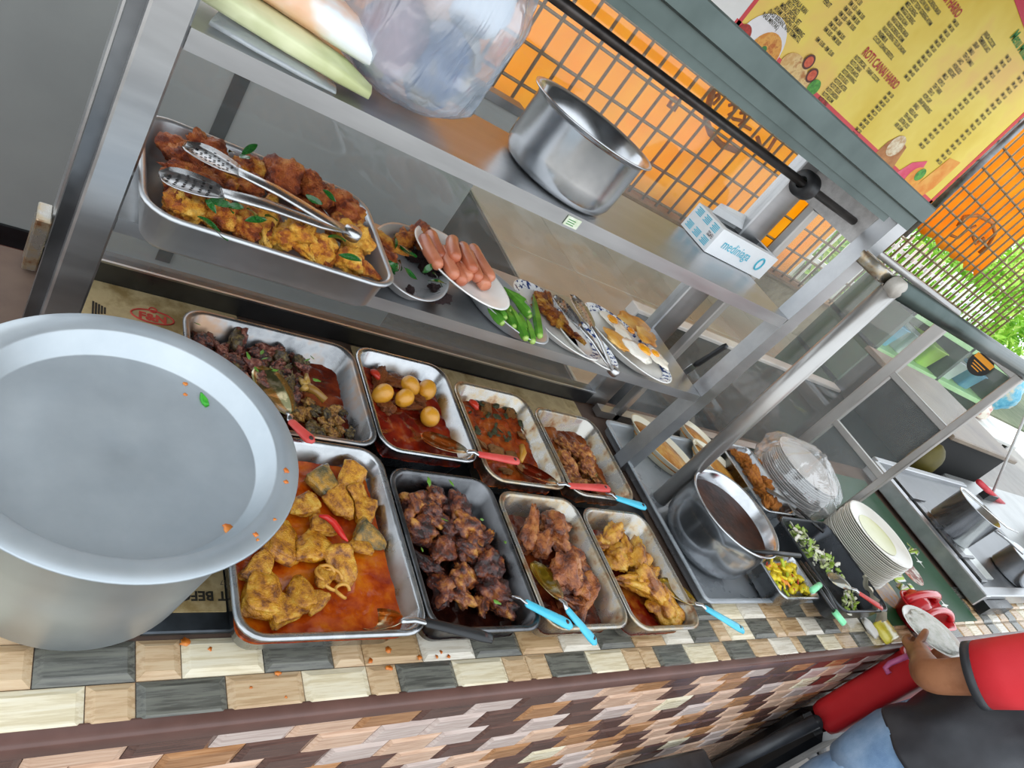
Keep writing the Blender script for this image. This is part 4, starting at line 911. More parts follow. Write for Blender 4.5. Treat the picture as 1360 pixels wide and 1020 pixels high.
for (xa, ya, xb, yb, dz) in [(478, 342, 500, 372, 0), (505, 345, 562, 420, .004), (495, 378, 552, 440, 0), (530, 330, 582, 395, .003), (560, 375, 598, 455, .004), (585, 372, 645, 500, .008), (618, 400, 640, 470, .0), (650, 425, 672, 512, .004), (676, 330, 700, 490, .012), (560, 300, 655, 398, .010), (600, 350, 660, 415, .006), (545, 300, 640, 360, .0), (515, 400, 555, 440, -.002)]:
    za = ZL + .026 + dz; b = PZ(*s8(xa, ya), za); a = PZ(*s8(xb, yb), za)
    ok = thing('okra_pod', 'green boiled okra pod in the oval steel dish', 'okra', a.lerp(b, .5), 'okra pods in the oval dish')
    bm = T([a, a.lerp(b, .06), a.lerp(b, .35), a.lerp(b, .75), b], [.0075, .0082, .0085, .0055, .0012], 5); obj('pod', bm, OKR, ok, smooth=False)
    d = (a - b).normalized(); bm = T([a - d * .001, a + d * .004], [.0066, .0045], 10); obj('cut_stem', bm, mat('pale okra stem', ['#8ab04a', '#a8c46a'], .4, 0, 60), ok)
oval('oval_plate', (.935, .935), .118, .076, 2.15, ZL, .022, WHITE, 'blue-bordered oval plate with fried crumbs and a pair of tongs', 'plate', BLUEPAT)
pieces('fried_bit', [fm[0][0], fm[2][2], fm[0][3]], None, ZL + .020, [(*s8(x, y), s) for x, y, s in [(700, 345, 12), (720, 370, 15), (740, 395, 15), (760, 420, 14), (785, 440, 13), (810, 465, 11), (840, 490, 9), (865, 510, 7), (735, 350, 12), (700, 380, 11)]], 'golden fried anchovy crumb on the blue-bordered oval plate', 'fried food', 'fried crumbs on the oval plate', .5)
perforated_tongs('perforated steel tongs leaning over the edge of the blue-bordered plate', s8(810, 390), s8(860, 455), s8(990, 630), s8(870, 390), s8(905, 455), ZL + .058, ZL + .016, .022, MATS['brushed tong steel'])
oval('oval_plate', (1.005, .905), .09, .06, 2.1, ZL, .016, WHITE, 'small oval plate half hidden under the tongs', 'plate', BLUEPAT)
ep = oval('oval_plate', (1.148, .935), .128, .082, 2.2, ZL + .002, .024, WHITE, 'blue-bordered oval plate of fried eggs at the end of the shelf', 'plate', BLUEPAT)
EW = mat('egg white', ['#f0e6d2', '#f6f0e2', '#c98a3a'], .22, 0, 16, bump=.5, bscale=60, coat=.3, pos=[.3, .62, .78]); EY = mat('egg yolk', ['#e08a12', '#f0a81e'], .15, 0, 30, coat=.5); EC = mat('crisp egg edge', ['#b8701e', '#d99a3e', '#e8bd6e'], .35, 0, 14, bump=.8, bscale=60)
for i, (x, y, s, w, yo) in enumerate([(985, 430, 19, EW, (988, 428, 9)), (1070, 440, 24, EC, None), (1025, 480, 19, EW, (1060, 470, 6)), (1000, 505, 20, EC, None), (1085, 550, 24, EW, (1112, 545, 11)), (1120, 490, 19, EC, None), (1160, 575, 17, EW, (1155, 560, 7))]):
    p = PZ(*s8(x, y), ZL + .022 + .002 * i); r = s / FPX * (p - CAM).length
    fe = thing('fried_egg', 'fried egg with runny white and yolk on the end plate' if w is EW else 'browned crisp-edged fried egg on the end plate', 'egg', p, 'fried eggs on the end plate')
    bm = lump_bm(320 + i, r * 1.15, r * .85, .005, .35, 1.6, 3, .06); bmesh.ops.transform(bm, matrix=Matrix.Translation(p) @ Matrix.Rotation(2.2 + i, 4, 'Z'), verts=bm.verts[:]); obj('white', bm, w, fe)
    if yo:
        q = PZ(*s8(yo[0], yo[1]), p.z + .004); rr = yo[2] / FPX * (q - CAM).length
        bm = lump_bm(1, rr, rr, rr * .45, .05, 1, 3, 0); bmesh.ops.translate(bm, verts=bm.verts[:], vec=q); obj('yolk', bm, EY, fe)
kn = thing('kitchen_knife', 'kitchen knife with black handle stuck blade-down beside the lower shelf end', 'knife', PY(922, 510, .93))
a = PY(922, 486, .96); b = PY(966, 458, .95)
bm = T([a, a.lerp(b, .1), a.lerp(b, .5), a.lerp(b, .9), b], [.008, .011, .0095, .011, .008], 12, flat=(.6, 1)); obj('handle', bm, BLACK, kn)
c = PY(892, 506, .965); bm = bmesh.new(); d = (c - a).normalized(); n_ = d.cross(Vector((0, 1, 0))).normalized() * .014
loft(bm, [[a + n_ + Vector((0, k, 0)), a - n_ + Vector((0, k, 0)), c - n_ * .7 + Vector((0, k, 0)), c + n_ * .9 + Vector((0, k, 0))] for k in (-.0008, .0008)]); obj('blade', bm, STEEL_POT, kn, smooth=False)

# ================================================================== upper shelf
ZU = .546
tp_ = thing('steel_pot', 'shiny straight-sided steel pot with flared rim on the upper shelf', 'pot', (.742, .963, ZU))
PR = [(0, 0), (.088, 0), (.098, .005), (.104, .016), (.106, .04), (.106, .104), (.108, .108), (.118, .113), (.1185, .115), (.116, .1155), (.104, .110), (.1035, .04), (.100, .014), (.09, .006), (0, .005)]
obj('body', LT(PR, (.742, .963, ZU), 72), STEEL_POT, tp_)
# carton of tissues
a = PZ(935, 334, ZU); b = PZ(1008, 371, ZU); bx = (b - a); bl = bx.length; bx.normalize(); by = Vector((-bx.y, bx.x, 0)); BW = .10; BH = .062
tb_ = thing('tissue_box', 'torn white carton with blue lettering and a black opening on the upper shelf', 'box', a)
def bxp(s, t, z): return a + bx * s + by * t + Vector((0, 0, z))
WB = mat('white carton', ['#e3e5e6', '#eff0f0'], .5, 0, 6, bump=.2, bscale=20)
bm = bmesh.new(); loft(bm, [[bxp(0, 0, z), bxp(bl, 0, z), bxp(bl, BW, z), bxp(0, BW, z)] for z in (.0005, BH)], cap1=False)
for q in ([(0, 0), (bl, 0), (bl, .02), (0, .02)], [(0, .08), (bl, .08), (bl, BW), (0, BW)], [(0, .02), (.03, .02), (.03, .08), (0, .08)], [(bl - .02, .02), (bl, .02), (bl, .08), (bl - .02, .08)]): bm.faces.new([bm.verts.new(bxp(s, t, BH)) for s, t in q])
obj('carton', bm, WB, tb_, smooth=False)
bm = bmesh.new(); bm.faces.new([bm.verts.new(bxp(s, t, BH - .012)) for s, t in ((.002, .002), (bl - .002, .002), (bl - .002, BW - .002), (.002, BW - .002))]); obj('inside', bm, BLACK, tb_, smooth=False)
bm = bmesh.new(); loft(bm, [[bxp(s, t, z) for s, t, z in ((.03, .08 + k, BH), (bl - .02, .08 + k, BH), (bl - .03, .10 + k, BH + .03), (.06, .10 + k, BH + .022))] for k in (0, .002)]); obj('flap', bm, WB, tb_, smooth=False)
CY = mat('cyan print', ['#45b4cc', '#5cc2d8'], .5, 0, 20)
ang = math.atan2(bx.y, bx.x)
text('mediniaga', .034, bxp(.032, -.0012, .024), CY, tb_, 'lettering', rot=(PI / 2, 0, ang), sx=.82)
lg = bxp(bl - .045, -.0012, .032); bm = bmesh.new()
tube(bm, [lg + bx * (.011 * math.cos(t)) + Vector((0, 0, .015 * math.sin(t))) for t in [2 * PI * k / 20 for k in range(21)]], .0022, 6, cap=False); obj('logo', bm, CY, tb_)
bm = bmesh.new()
for i in range(3):
    for j in range(2):
        t0_, z0_ = .01 + i * .03, .008 + j * .028 if j == 0 else .042
        for r_ in range(5): zz = z0_ + r_ * .0034; pts = [(-.0008, t0_ + .0, zz), (-.0008, t0_ + .022 - .004 * (r_ % 2), zz), (-.0008, t0_ + .022 - .004 * (r_ % 2), zz + .0022), (-.0008, t0_, zz + .0022)]; bm.faces.new([bm.verts.new(bxp(*q)) for q in pts])
obj('small_print', bm, CY, tb_, smooth=False)
bm = bmesh.new(); bm.faces.new([bm.verts.new(bxp(-.0009, t, z)) for t, z in ((.008, .028), (.028, .028), (.028, .038), (.008, .038))]); obj('grey_label', bm, mat('grey label', ['#6e6a6a', '#d0cccc'], .5, 0, 300, pos=[.48, .52]), tb_, smooth=False)
# plastic bag of shopping
def bag_bm(c, rx, ry, h, seed, top=.55, seg=96, rows=44, crump=.10, open_top=True):
    bm = bmesh.new(); g = []
    for j in range(rows + 1):
        t = j / rows; base = min(1, (t / .14)) ** .5 if t < .14 else 1
        w = base * (1 + .10 * math.sin(PI * t)) * (1 - (1 - top) * max(0, (t - .55) / .45) ** 1.5); row = []
        for k in range(seg):
            a = 2 * PI * k / seg; n = noise.fractal(Vector((math.cos(a) * 1.6 + seed, math.sin(a) * 1.6, t * 2.2)), 1, 2, 4) * crump + .03 * math.sin(a * 9 + seed + t * 5) * t + crump * .9 * (.25 - abs(noise.noise(Vector((math.cos(a) * 3.2 + seed, math.sin(a) * 3.2, t * 2.0 + 4)))))
            row.append(bm.verts.new((c[0] + math.cos(a) * rx * (w + n), c[1] + math.sin(a) * ry * (w + n), c[2] + h * (t if t > .14 else .14 * (t / .14) ** 1.6) + .02 * n)))
        g.append(row)
    for p_, q_ in zip(g, g[1:]):
        for k in range(seg): bm.faces.new((p_[k], p_[(k + 1) % seg], q_[(k + 1) % seg], q_[k]))
    bm.faces.new(g[0][::-1]); return bm
bgc = PZ(575, 125, ZU); bgc.y = .975; bgc = Vector((.425, .972, ZU))
bg = thing('shopping_bag', 'translucent pale blue plastic bag stuffed with goods on the upper shelf', 'bag', bgc)
obj('film', bag_bm((bgc.x, bgc.y, ZU), .108, .092, .29, 2, top=.5), sheer('pale blue film', '#d6e8fa', .40, .14, .6, 1.0, 16), bg)
for i, (dx, dy, dz, r, c1) in enumerate([(-.045, -.02, .07, .05, ['#8a6a78', '#b08a92', '#6d5868']), (.02, -.035, .07, .048, ['#4a5878', '#6d7c9c', '#a8905a']), (.05, .02, .09, .048, ['#c9c4c0', '#e0d8d0', '#a8a4a8']), (-.01, .03, .15, .06, ['#d8a890', '#e0b8a4', '#c9907a']), (.035, -.01, .17, .045, ['#cfd6de', '#e4e8ec', '#b8c4d0'])]):
    bm = lump_bm(400 + i, r, r * .9, r * 1.15, .18, 1.4, 3, .05); bmesh.ops.translate(bm, verts=bm.verts[:], vec=bgc + Vector((dx, dy, dz))); obj('contents', bm, mat('packed goods %d' % i, c1, .4, 0, 9), bg)
# wrapped bundles at the left
def sheet_roll(name, pts, w, h, m, label, cat, seed):
    bm = bmesh.new(); n = len(pts); rings = []
    for i, p in enumerate(pts):
        d = (pts[min(i + 1, n - 1)] - pts[max(0, i - 1)]).normalized(); s = d.cross(Vector((0, 0, 1))).normalized(); ring = []
        for k in range(20):
            a = 2 * PI * k / 20; rr = 1 + .14 * noise.noise(Vector((math.cos(a) * 1.5 + seed, math.sin(a) * 1.5, i * .55)))
            x_ = math.copysign(abs(math.cos(a)) ** .7, math.cos(a)) * w[i] * rr; z_ = math.copysign(abs(math.sin(a)) ** .7, math.sin(a)) * h[i] * rr
            ring.append(p + s * x_ + Vector((0, 0, max(z_, -h[i]) + h[i])))
        rings.append(ring)
    loft(bm, rings); return obj(name, bm, m, None, label=label, cat=cat, loc=pts[0])
za = ZU + .001
pp = [Vector((x, y, za)) for x, y in ((.15, .955), (.20, .935), (.26, .915), (.32, .895), (.36, .885))]
sheet_roll('plastic_sheet', [Vector((x, y, za)) for x, y in ((.17, .905), (.22, .89), (.27, .88), (.315, .872))], [.03, .028, .026, .015], [.004, .004, .004, .002], sheer('clear sheet film', '#dfe6ea', .6, .15, .4, .5, 30), 'flat clear plastic sheet at the upper shelf edge', 'plastic sheet', 1)
sheet_roll('paper_roll', [p_ + Vector((0, 0, .008)) for p_ in pp], [.048, .045, .04, .034, .018], [.014, .014, .013, .011, .006], mat('pale green wrapper', ['#c9cc9a', '#d8dab0', '#b4b984'], .4, 0, 5, bump=.3, bscale=14), 'pale green wrapped roll lying on the upper shelf', 'roll', 5)
sheet_roll('wrapped_packet', [Vector((x, y, za + .034)) for x, y in ((.16, .985), (.21, .975), (.27, .96), (.325, .94), (.36, .925))], [.055, .055, .052, .045, .028], [.02, .024, .024, .020, .012], mat('white orange wrapper', ['#e4e9ec', '#eef0f0', '#eec3a4', '#e8ab80'], .3, 0, 6, bump=.5, bscale=16, pos=[.35, .5, .6, .75], coat=.3), 'white and orange plastic wrapped packet on top of the green roll', 'packet', 9)

# ================================================================== right-hand group on the counter
XT0, XT1, YT0, YT1 = 1.372, 1.962, .462, 1.0
bm = pan_bm(XT0, XT1, YT0, YT1, .001, .036, rim=.010, taper=.004, r=.012)
obj('steel_tray', bm, mat('black edged steel', ['#8d9296', '#a0a5a9', '#aeb3b7'], .3, .3, 5, rvar=.1), None, label='large shallow steel tray holding the curry pot and salad pans', cat='tray', loc=(1.65, .7, 0))
cc = Vector((1.520, .640, .006))
cp = thing('curry_pot', 'round-bellied steel pot of dark brown curry in the shallow tray', 'pot', cc)
CPR = [(0, 0), (.085, 0), (.105, .008), (.119, .03), (.124, .06), (.124, .10), (.123, .128), (.131, .134), (.1315, .137), (.128, .138), (.120, .131), (.1205, .06), (.113, .028), (.098, .010), (0, .006)]
obj('body', LT(CPR, cc, 72), STEEL_POT, cp)
bm = LT([(.1195, .104), (.10, .1045), (.05, .1042), (0, .1045)], cc, 48)
obj('curry', bm, mat('dark brown curry', ['#230e07', '#3a1a0b', '#4e2712'], .45, 0, 14, bump=.3, bscale=50, spec=.25), None, label='dark brown curry filling the round-bellied pot', cat='curry', kind='stuff', loc=cc)
ldl = thing('ladle', 'black handled steel ladle leaning out of the curry pot', 'ladle', PZ(1010, 735, .12))
obj('handle', T([PZ(975, 722, .10), PZ(1000, 732, .138), PZ(1025, 734, .148), PZ(1062, 738, .152)], [.003, .004, .0055, .0055], 10), BLACK, ldl)
bm = lump_bm(1, .026, .026, .014, .02, 1, 3, 0); bmesh.ops.translate(bm, verts=bm.verts[:], vec=PZ(965, 718, .098)); obj('bowl', bm, STEEL_D, ldl)
def rpan(name, fix, z0, z1, m, label, cat='food pan', r=.02):
    return obj(name, pan_bm(*fix, z0, z1, rim=.005, taper=.008, r=r), m, None, label=label, cat=cat, loc=((fix[0] + fix[1]) / 2, (fix[2] + fix[3]) / 2, z0))
rpan('pickle_pan', (1.628, 1.815, .448, .578), .012, .075, STEEL_PAN, 'small steel pan of bright yellow vegetable pickle')
PICK = [mat('yellow pickle', ['#d8b80a', '#ecd21c', '#f2e04a'], .3, 0, 8), mat('green pickle', ['#a8c01c', '#c8d43a'], .3, 0, 8), mat('carrot', ['#e0861c', '#ec9c34'], .3, 0, 8), mat('red chilli bit', '#c03018', .3)]
rp_ = random.Random(5)
pk = []
for i, m_ in enumerate(PICK):
    bm = bmesh.new(); box(bm, -1, 1, -.32, .32, -.22, .22, bev=.12); pk.append(food_proto(bm, m_))
pk.append(food_proto(lump_bm(9, 1, .8, .7, .3, 1.4, 2, .1), PICK[0]))
for i in range(75):
    k = rp_.choice([0, 0, 0, 4, 4, 4, 4, 1, 1, 2, 3])
    x = rp_.uniform(1.650, 1.793); y = rp_.uniform(.470, .556)
    place('pickle_piece', pk[k], (x, y, .058 + .022 * rp_.random() * (1 - abs(x - 1.72) / .12)), rp_.uniform(.009, .014) * (.55 if k == 3 else 1), (rp_.uniform(-.6, .6), rp_.uniform(-.6, .6), rp_.uniform(0, 6.3)), ['yellow sliver of pickled vegetable in the small pan', 'green sliver of pickled cucumber in the small pan', 'orange carrot stick in the small pickle pan', 'red chilli bit in the small pickle pan', 'yellow chunk of pickled cauliflower in the small pan'][k], 'pickle', 'yellow vegetable pickle pieces')
rpan('salad_pan', (1.830, 2.115, .398, .690), .03, .095, mat('black enamel', ['#34373b', '#4a4d51'], .28, .7, 6, rvar=.08), 'long black pan of shredded cucumber and onion salad', 'food pan', .03)
SAL = [mat('cucumber', ['#a8b86a', '#c8d290', '#dfe4b8'], .3, 0, 8), mat('white onion', ['#dfdcc8', '#eeead8'], .3, 0, 8), mat('pale green', ['#86a83a', '#a4c050'], .3, 0, 8)]
sl = []
for i, m_ in enumerate(SAL): sl.append(food_proto(T([(math.cos(t) * 1, math.sin(t) * .8, .15 * t) for t in [k * .25 for k in range(7)]], .30, 6, flat=(1.4, .3)), m_))
for i in range(230):
    t = rp_.random(); u = 1050 + 60 * t + rp_.uniform(-9, 9); v = 698 + 62 * t + rp_.uniform(-5, 9)
    if i > 180: u = 1128 + rp_.uniform(-7, 7); v = 800 + rp_.uniform(-14, 10); 
    p = PZ(u, v, .056 + .03 * rp_.random())
    place('salad_shred', sl[rp_.randrange(3)], p, rp_.uniform(.008, .014), (rp_.uniform(-1, 1), rp_.uniform(-1, 1), rp_.uniform(0, 6.3)), 'pale shred of cucumber or onion in the long black pan', 'salad', 'cucumber and onion shreds')
tg = thing('salad_tongs', 'black tongs with mint green tips laid across the long black pan', 'tongs', PZ(1100, 800, .10))
for dx in (0, 7): obj('arm', T([PZ(1062 + dx, 745 + dx * .3, .112), PZ(1090 + dx, 785, .112), PZ(1112 + dx * .4, 818, .106)], [.005, .007, .007], 10, flat=(1, .6)), BLACK, tg)
MINT = mat('mint plastic', ['#7fe0a4', '#92ecb4'], .35, 0, 10)
obj('tip', T([PZ(1108, 812, .108), PZ(1121, 828, .104)], [.0105, .0105], 12, flat=(1, .7)), MINT, tg); obj('tip', T([PZ(1079, 784, .114), PZ(1088, 777, .112)], [.008, .008], 12), MINT, tg)
spoon((1115, 772), (1132, 782), (1140, 787), (1172, 808), .095, .104, .108, .104, RED, 'steel serving spoon with red handle over the long black salad pan', .028, '#9a9a92', up=False)
nk = PZ(1172, 790, .09)
bm = bmesh.new(); g = {}
for i in range(15):
    for j in range(9):
        p = PZ(1148 + i * 2.2 + j * .6, 765 + i * 4.2 - j * 1.5, .100); g[i, j] = bm.verts.new(p + Vector((0, 0, .022 * noise.noise(Vector((i * .45, j * .5, 3))) - .006 * j)))
for i in range(14):
    for j in range(8): bm.faces.new((g[i, j], g[i + 1, j], g[i + 1, j + 1], g[i, j + 1]))
obj('napkin', bm, mat('cream cloth', ['#d8d0b8', '#e6e0cc'], .8, 0, 12), None, label='crumpled cream cloth tucked along the rim of the black salad pan', cat='cloth', loc=nk)
rpan('fry_pan_tray', (1.842, 2.02, .722, .985), .004, .07, STEEL_PAN, 'steel tray of orange fried food beside the bagged plates', 'food pan')
OFR = [mat('orange fried', ['#a8541a', '#c47422', '#d48c34'], .4, 0, 6, bump=.9, bscale=40)]
pieces('fried_piece', chick(3, OFR, 500, .14), None, .050, [(980, 605, 11), (990, 615, 13), (998, 628, 13), (1005, 640, 14), (1012, 652, 13), (1020, 664, 12), (1028, 672, 10), (1004, 618, 10), (1016, 640, 11), (974, 598, 9)], 'orange fried piece in the tray beside the bagged plates', 'fried food', 'orange fried pieces')
lb = thing('spatula', 'black-handled steel spatula resting in the orange fried food tray', 'spatula', PZ(1060, 680, .08))
obj('handle', T([PZ(1058, 675, .085), PZ(1075, 690, .09), PZ(1094, 707, .095)], [.006, .008, .007], 10, flat=(1, .6)), BLACK, lb)
bm = T([PZ(1058, 675, .085), PZ(1045, 665, .078), PZ(1018, 650, .070)], [.004, .012, .014], 12, flat=(1, .2)); obj('blade', bm, STEEL_D, lb)
# oval bowls inside the showcase
BOWL = mat('cream bowl', ['#ddd6bd', '#e8e2cc'], .25, 0, 6)
FILL = mat('orange brown filling', ['#8f5418', '#b87a2a', '#c99a4a'], .35, 0, 16, bump=.9, bscale=50)
for i, (u, v, a_, b_, r_, lb_) in enumerate([(878, 598, .125, .062, 2.2, 'cream oval bowl of thick brown dal under the showcase glass'), (925, 585, .075, .045, 2.2, 'smaller cream oval bowl of relish behind the corner tube'), (950, 622, .105, .055, 2.15, 'white oval bowl of yellow curry just behind the curry pot')]):
    c_ = PZ(u, v, .03); o = oval('oval_bowl', (c_.x, c_.y), a_, b_, r_, .006, .040, BOWL, lb_, 'bowl')
    bm = bmesh.new(); lathe(bm, [(0, .034), (.45, .035), (.86, .030), (.86, .022)], (0, 0, 0), 40, sx=a_, sy=b_)
    bmesh.ops.transform(bm, matrix=Matrix.Translation((c_.x, c_.y, .006)) @ Matrix.Rotation(r_, 4, 'Z'), verts=bm.verts[:])
    obj('food_filling', bm, FILL, None, label=['thick brown dal in the larger oval bowl', 'brown relish in the smaller oval bowl', 'yellow curry in the white oval bowl'][i], cat='food', kind='stuff', loc=(c_.x, c_.y, .03))
# plate stacks
PPR = [(0, 0), (.070, 0), (.075, .002), (.118, .014), (.1215, .0152), (.1205, .0165), (.116, .0155), (.074, .0048), (0, .0042)]
pl0 = LT(PPR, (0, 0, 0), 48)
pl = obj('dinner_plate', pl0, mat('cream plate', ['#e6e2d6', '#efece2'], .2, 0, 4), None, label='cream round plate in the tall open stack on the green mat', cat='plate', group='open stack of plates')
PS = Vector((2.245, .614, .003)); pl.location = PS
for i in range(1, 26): dup(pl, PS + Vector((rnd.uniform(-.002, .002), rnd.uniform(-.002, .002), i * .0058)), group='open stack of plates')
bm = LT([(0, .0048), (.066, .0052), (.072, .0062)], PS + Vector((0, 0, 25 * .0058)), 40); obj('plate_water', bm, mat('pale greenish glaze', ['#c9c88a', '#d6d5a0'], .2, 0, 5), None, label='pale greenish centre of the topmost plate on the open stack', cat='plate centre', kind='stuff', loc=PS + Vector((0, 0, .149)))
pb0 = LT(PPR, (0, 0, 0), 48)
pbo = obj('dinner_plate', pb0, mat('red rimmed plate', ['#e0dcd8', '#d8cfc9'], .2, 0, 4), None, label='white plate in the stack wrapped in clear plastic', cat='plate', group='plates in the plastic bag')
PB = Vector((2.19, .885, .004)); pbo.location = PB
for i in range(1, 16): dup(pbo, PB + Vector((rnd.uniform(-.003, .003), rnd.uniform(-.003, .003), i * .0075)), group='plates in the plastic bag')
bm = bag_bm((PB.x, PB.y, .002), .136, .140, .185, 7, top=.12, crump=.13)
bm.faces.new([v for v in bm.verts if v.co.z > .13 and len(v.link_faces) == 2][:3]) if False else None
o = obj('plastic_wrap', bm, sheer('clear wrap', '#eef2f2', .26, .15, .5, 1.0, 18), None, label='clear crumpled plastic bag wrapped around a stack of plates', cat='bag', loc=(PB.x, PB.y, .002))
# green printed mat
mt = thing('table_mat', 'green printed table mat with lime lettering under the open plate stack', 'mat', (2.75, .7, 0))
mq = [PZ(1112, 640, .001), PZ(1178, 640, .001), PZ(1283, 806, .001), PZ(1250, 832, .001), PZ(1180, 815, .001)]
obj('mat', B(2.17, 3.06, .40, 1.04, .0004, .0024), mat('green mat', ['#123f22', '#184c2a', '#164828'], .45, 0, 4, rvar=.06), mt, smooth=False)
LIME = mat('lime print', ['#b4d04a', '#c6de6a'], .5, 0, 10); MW = mat('white print', '#eef0ea', .5)
def mat_line(pts, w, m_, z): obj('lettering', T([PZ(u, v, z) for u, v in pts], w, 6, flat=(1, .08)), m_, mt)
for w, m_, z in ((.013, MW, .0030), (.0075, LIME, .0036)):
    mat_line([(1178, 758), (1186, 757), (1198, 762), (1200, 768), (1190, 769), (1186, 766)], w, m_, z)
    mat_line([(1188, 770), (1198, 775), (1194, 782), (1200, 785), (1208, 782)], w, m_, z); mat_line([(1208, 779), (1212, 779)], w, m_, z)
    mat_line([(1205, 722), (1212, 728), (1208, 733), (1219, 731), (1216, 735)], w * .8, m_, z)
for u, v, s in ((1221, 746, .030), (1255, 804, .035), (1216, 786, .018)):
    p = PZ(u, v, .003); bm = bmesh.new(); vv = []
    for k in range(8): a = PI / 4 * k; rr = s if k % 2 == 0 else s * .22; vv.append(bm.verts.new((p.x + rr * math.cos(a), p.y + rr * math.sin(a), .0034)))
    bm.faces.new(vv); obj('sparkle', bm, MW, mt, smooth=False)
bm = bmesh.new(); flat_disc(bm, Vector((PZ(1207, 757, 0).x, PZ(1207, 757, 0).y, .0028)), Vector((1, 0, 0)), Vector((0, 1, 0)), .065); obj('printed_food', bm, mat('mat photo', ['#b84a1e', '#d8cfc4', '#7a2a14', '#e0dcd4'], .5, 0, 14), mt, smooth=False)
bm = bmesh.new(); flat_disc(bm, Vector((PZ(1172, 782, 0).x, PZ(1172, 782, 0).y, .0028)), Vector((1, 0, 0)), Vector((0, 1, 0)), .075); obj('printed_food', bm, mat('mat photo 2', ['#c9b48a', '#a8a0a0', '#c8902a', '#8a7a6a'], .5, 0, 14), mt, smooth=False)
# red basket and yellow packet
bk = thing('red_basket', 'red plastic basket with a looped handle behind the held plate', 'basket', PZ(1225, 820, .0))
RP = mat('glossy red plastic', ['#c01822', '#d32a32'], .2, 0, 6, coat=.3)
bx0, bx1, by0, by1 = 2.385, 2.64, .352, .485
def rr3(i, z, r=.04): return [(x, y, z) for x, y in rrect(bx0 + i, bx1 - i, by0 + i, by1 - i, r)]
obj('tub', loft(bmesh.new(), [rr3(.02, .003), rr3(.004, .048), rr3(-.004, .050), rr3(-.004, .055), rr3(.004, .055), rr3(.024, .008)], True, True), RP, bk)
obj('handle', T([Vector(((bx0 + bx1) / 2 + .118 * math.cos(a), by0 + .03 + .02 * math.sin(a), .053 + .03 * math.sin(a))) for a in [PI * k / 14 for k in range(15)]], .011, 10), RP, bk)
obj('handle', T([Vector(((bx0 + bx1) / 2 + .118 * math.cos(a), by1 - .03, .053 + .035 * math.sin(a))) for a in [PI * k / 14 for k in range(15)]], .013, 10), RP, bk)
bm = lump_bm(3, .05, .05, .04, .15, 1.2, 3, .02); bmesh.ops.translate(bm, verts=bm.verts[:], vec=((bx0 + .07), by1 - .05, .050)); obj('lid_knob', bm, RP, bk)
pk_ = PZ(1176, 838, .015)
bm = bmesh.new(); box(bm, -.042, .042, -.032, .032, -.012, .012, bev=.009, seg=3)
bmesh.ops.subdivide_edges(bm, edges=bm.edges[:], cuts=1, use_grid_fill=True)
for v in bm.verts: v.co += Vector((0, 0, .004)) * noise.noise(v.co * 60)
bmesh.ops.transform(bm, matrix=Matrix.Translation(pk_) @ Matrix.Rotation(.15, 4, 'Z'), verts=bm.verts[:])
obj('yellow_packet', bm, mat('yellow film', ['#d8c42a', '#e8dc5a', '#f0ea9a'], .2, 0, 14, coat=.4), None, label='yellow plastic packet on the counter edge by the red basket', cat='packet', loc=pk_)
pw_ = PZ(1156, 834, .012); bm = lump_bm(8, .024, .03, .010, .2, 1.5, 3, .05); bmesh.ops.translate(bm, verts=bm.verts[:], vec=pw_)
obj('tissue', bm, mat('white tissue', ['#e8e4da', '#f2f0ea'], .8, 0, 10), None, label='crumpled white tissue beside the yellow packet', cat='tissue', loc=pw_)
# ================================================================== cooking station and clutter at the far right
XK = 3.10
sv = thing('cooking_station', 'stainless steel cooking station standing on the far end of the counter', 'stove', (XK, .47, 0))
obj('side_rail', B(XK, XK + .05, .455, 1.10, .01, .075, bev=.004), STEEL, sv, smooth=False)
obj('front_rail', B(XK + .05, 4.25, .458, .50, .012, .073, bev=.004), STEEL, sv, smooth=False)
obj('deck', B(XK + .05, 4.25, .50, 1.10, .03, .055), STEEL_D, sv, smooth=False)
obj('burner_channel', B(XK + .09, XK + .16, .52, 1.06, .055, .075, bev=.004), STEEL_OLD, sv, smooth=False)
for y in (.62, .76, .90): obj('grate_bar', B(XK + .06, XK + .20, y, y + .012, .074, .084), STEEL_OLD, sv, smooth=False)
obj('white_plate', B(XK + .17, XK + .30, .54, .80, .056, .064), mat('greasy enamel', ['#b4b8b4', '#d0d2ce'], .3, .3, 12), sv, smooth=False)
obj('dark_bar', B(XK + .02, XK + .3, .42, .455, .005, .05), BLACK, sv, smooth=False)  # plain black bar along the foot of the front rail
bs = B(XK + .05, 4.25, 1.10, 1.13, .03, .075, bev=.003); obj('splash_back', bs, STEEL, sv, smooth=False)
def pot2(c, r, h, label):
    t = thing('saucepan', label, 'saucepan', c)
    obj('body', LT([(0, 0), (r * .95, 0), (r, .008), (r, h), (r * 1.06, h + .003), (r * 1.06, h + .006), (r * .98, h + .004), (r * .97, .01), (0, .008)], c, 40), STEEL_POT, t); return t
c = PZ(1258, 702, .07); s1 = pot2((c.x + .02, c.y, .066), .098, .15, 'tall steel saucepan with handle on the cooking station')
obj('handle', T([Vector((c.x + .08, c.y - .08, .19)), Vector((c.x + .13, c.y - .13, .195)), Vector((c.x + .15, c.y - .20, .20))], .007, 10), STEEL_POT, s1)
obj('spoon_rest', T([Vector((c.x - .03, c.y + .08, .225)), Vector((c.x + .09, c.y - .1, .232)), Vector((c.x + .17, c.y - .12, .235))], .004, 8), mat('bright steel', '#d8d8d4', .2, metal=1.0), s1)
c = PZ(1338, 760, .06); pot2((c.x, c.y, .056), .085, .10, 'short wide steel saucepan at the end of the cooking station')
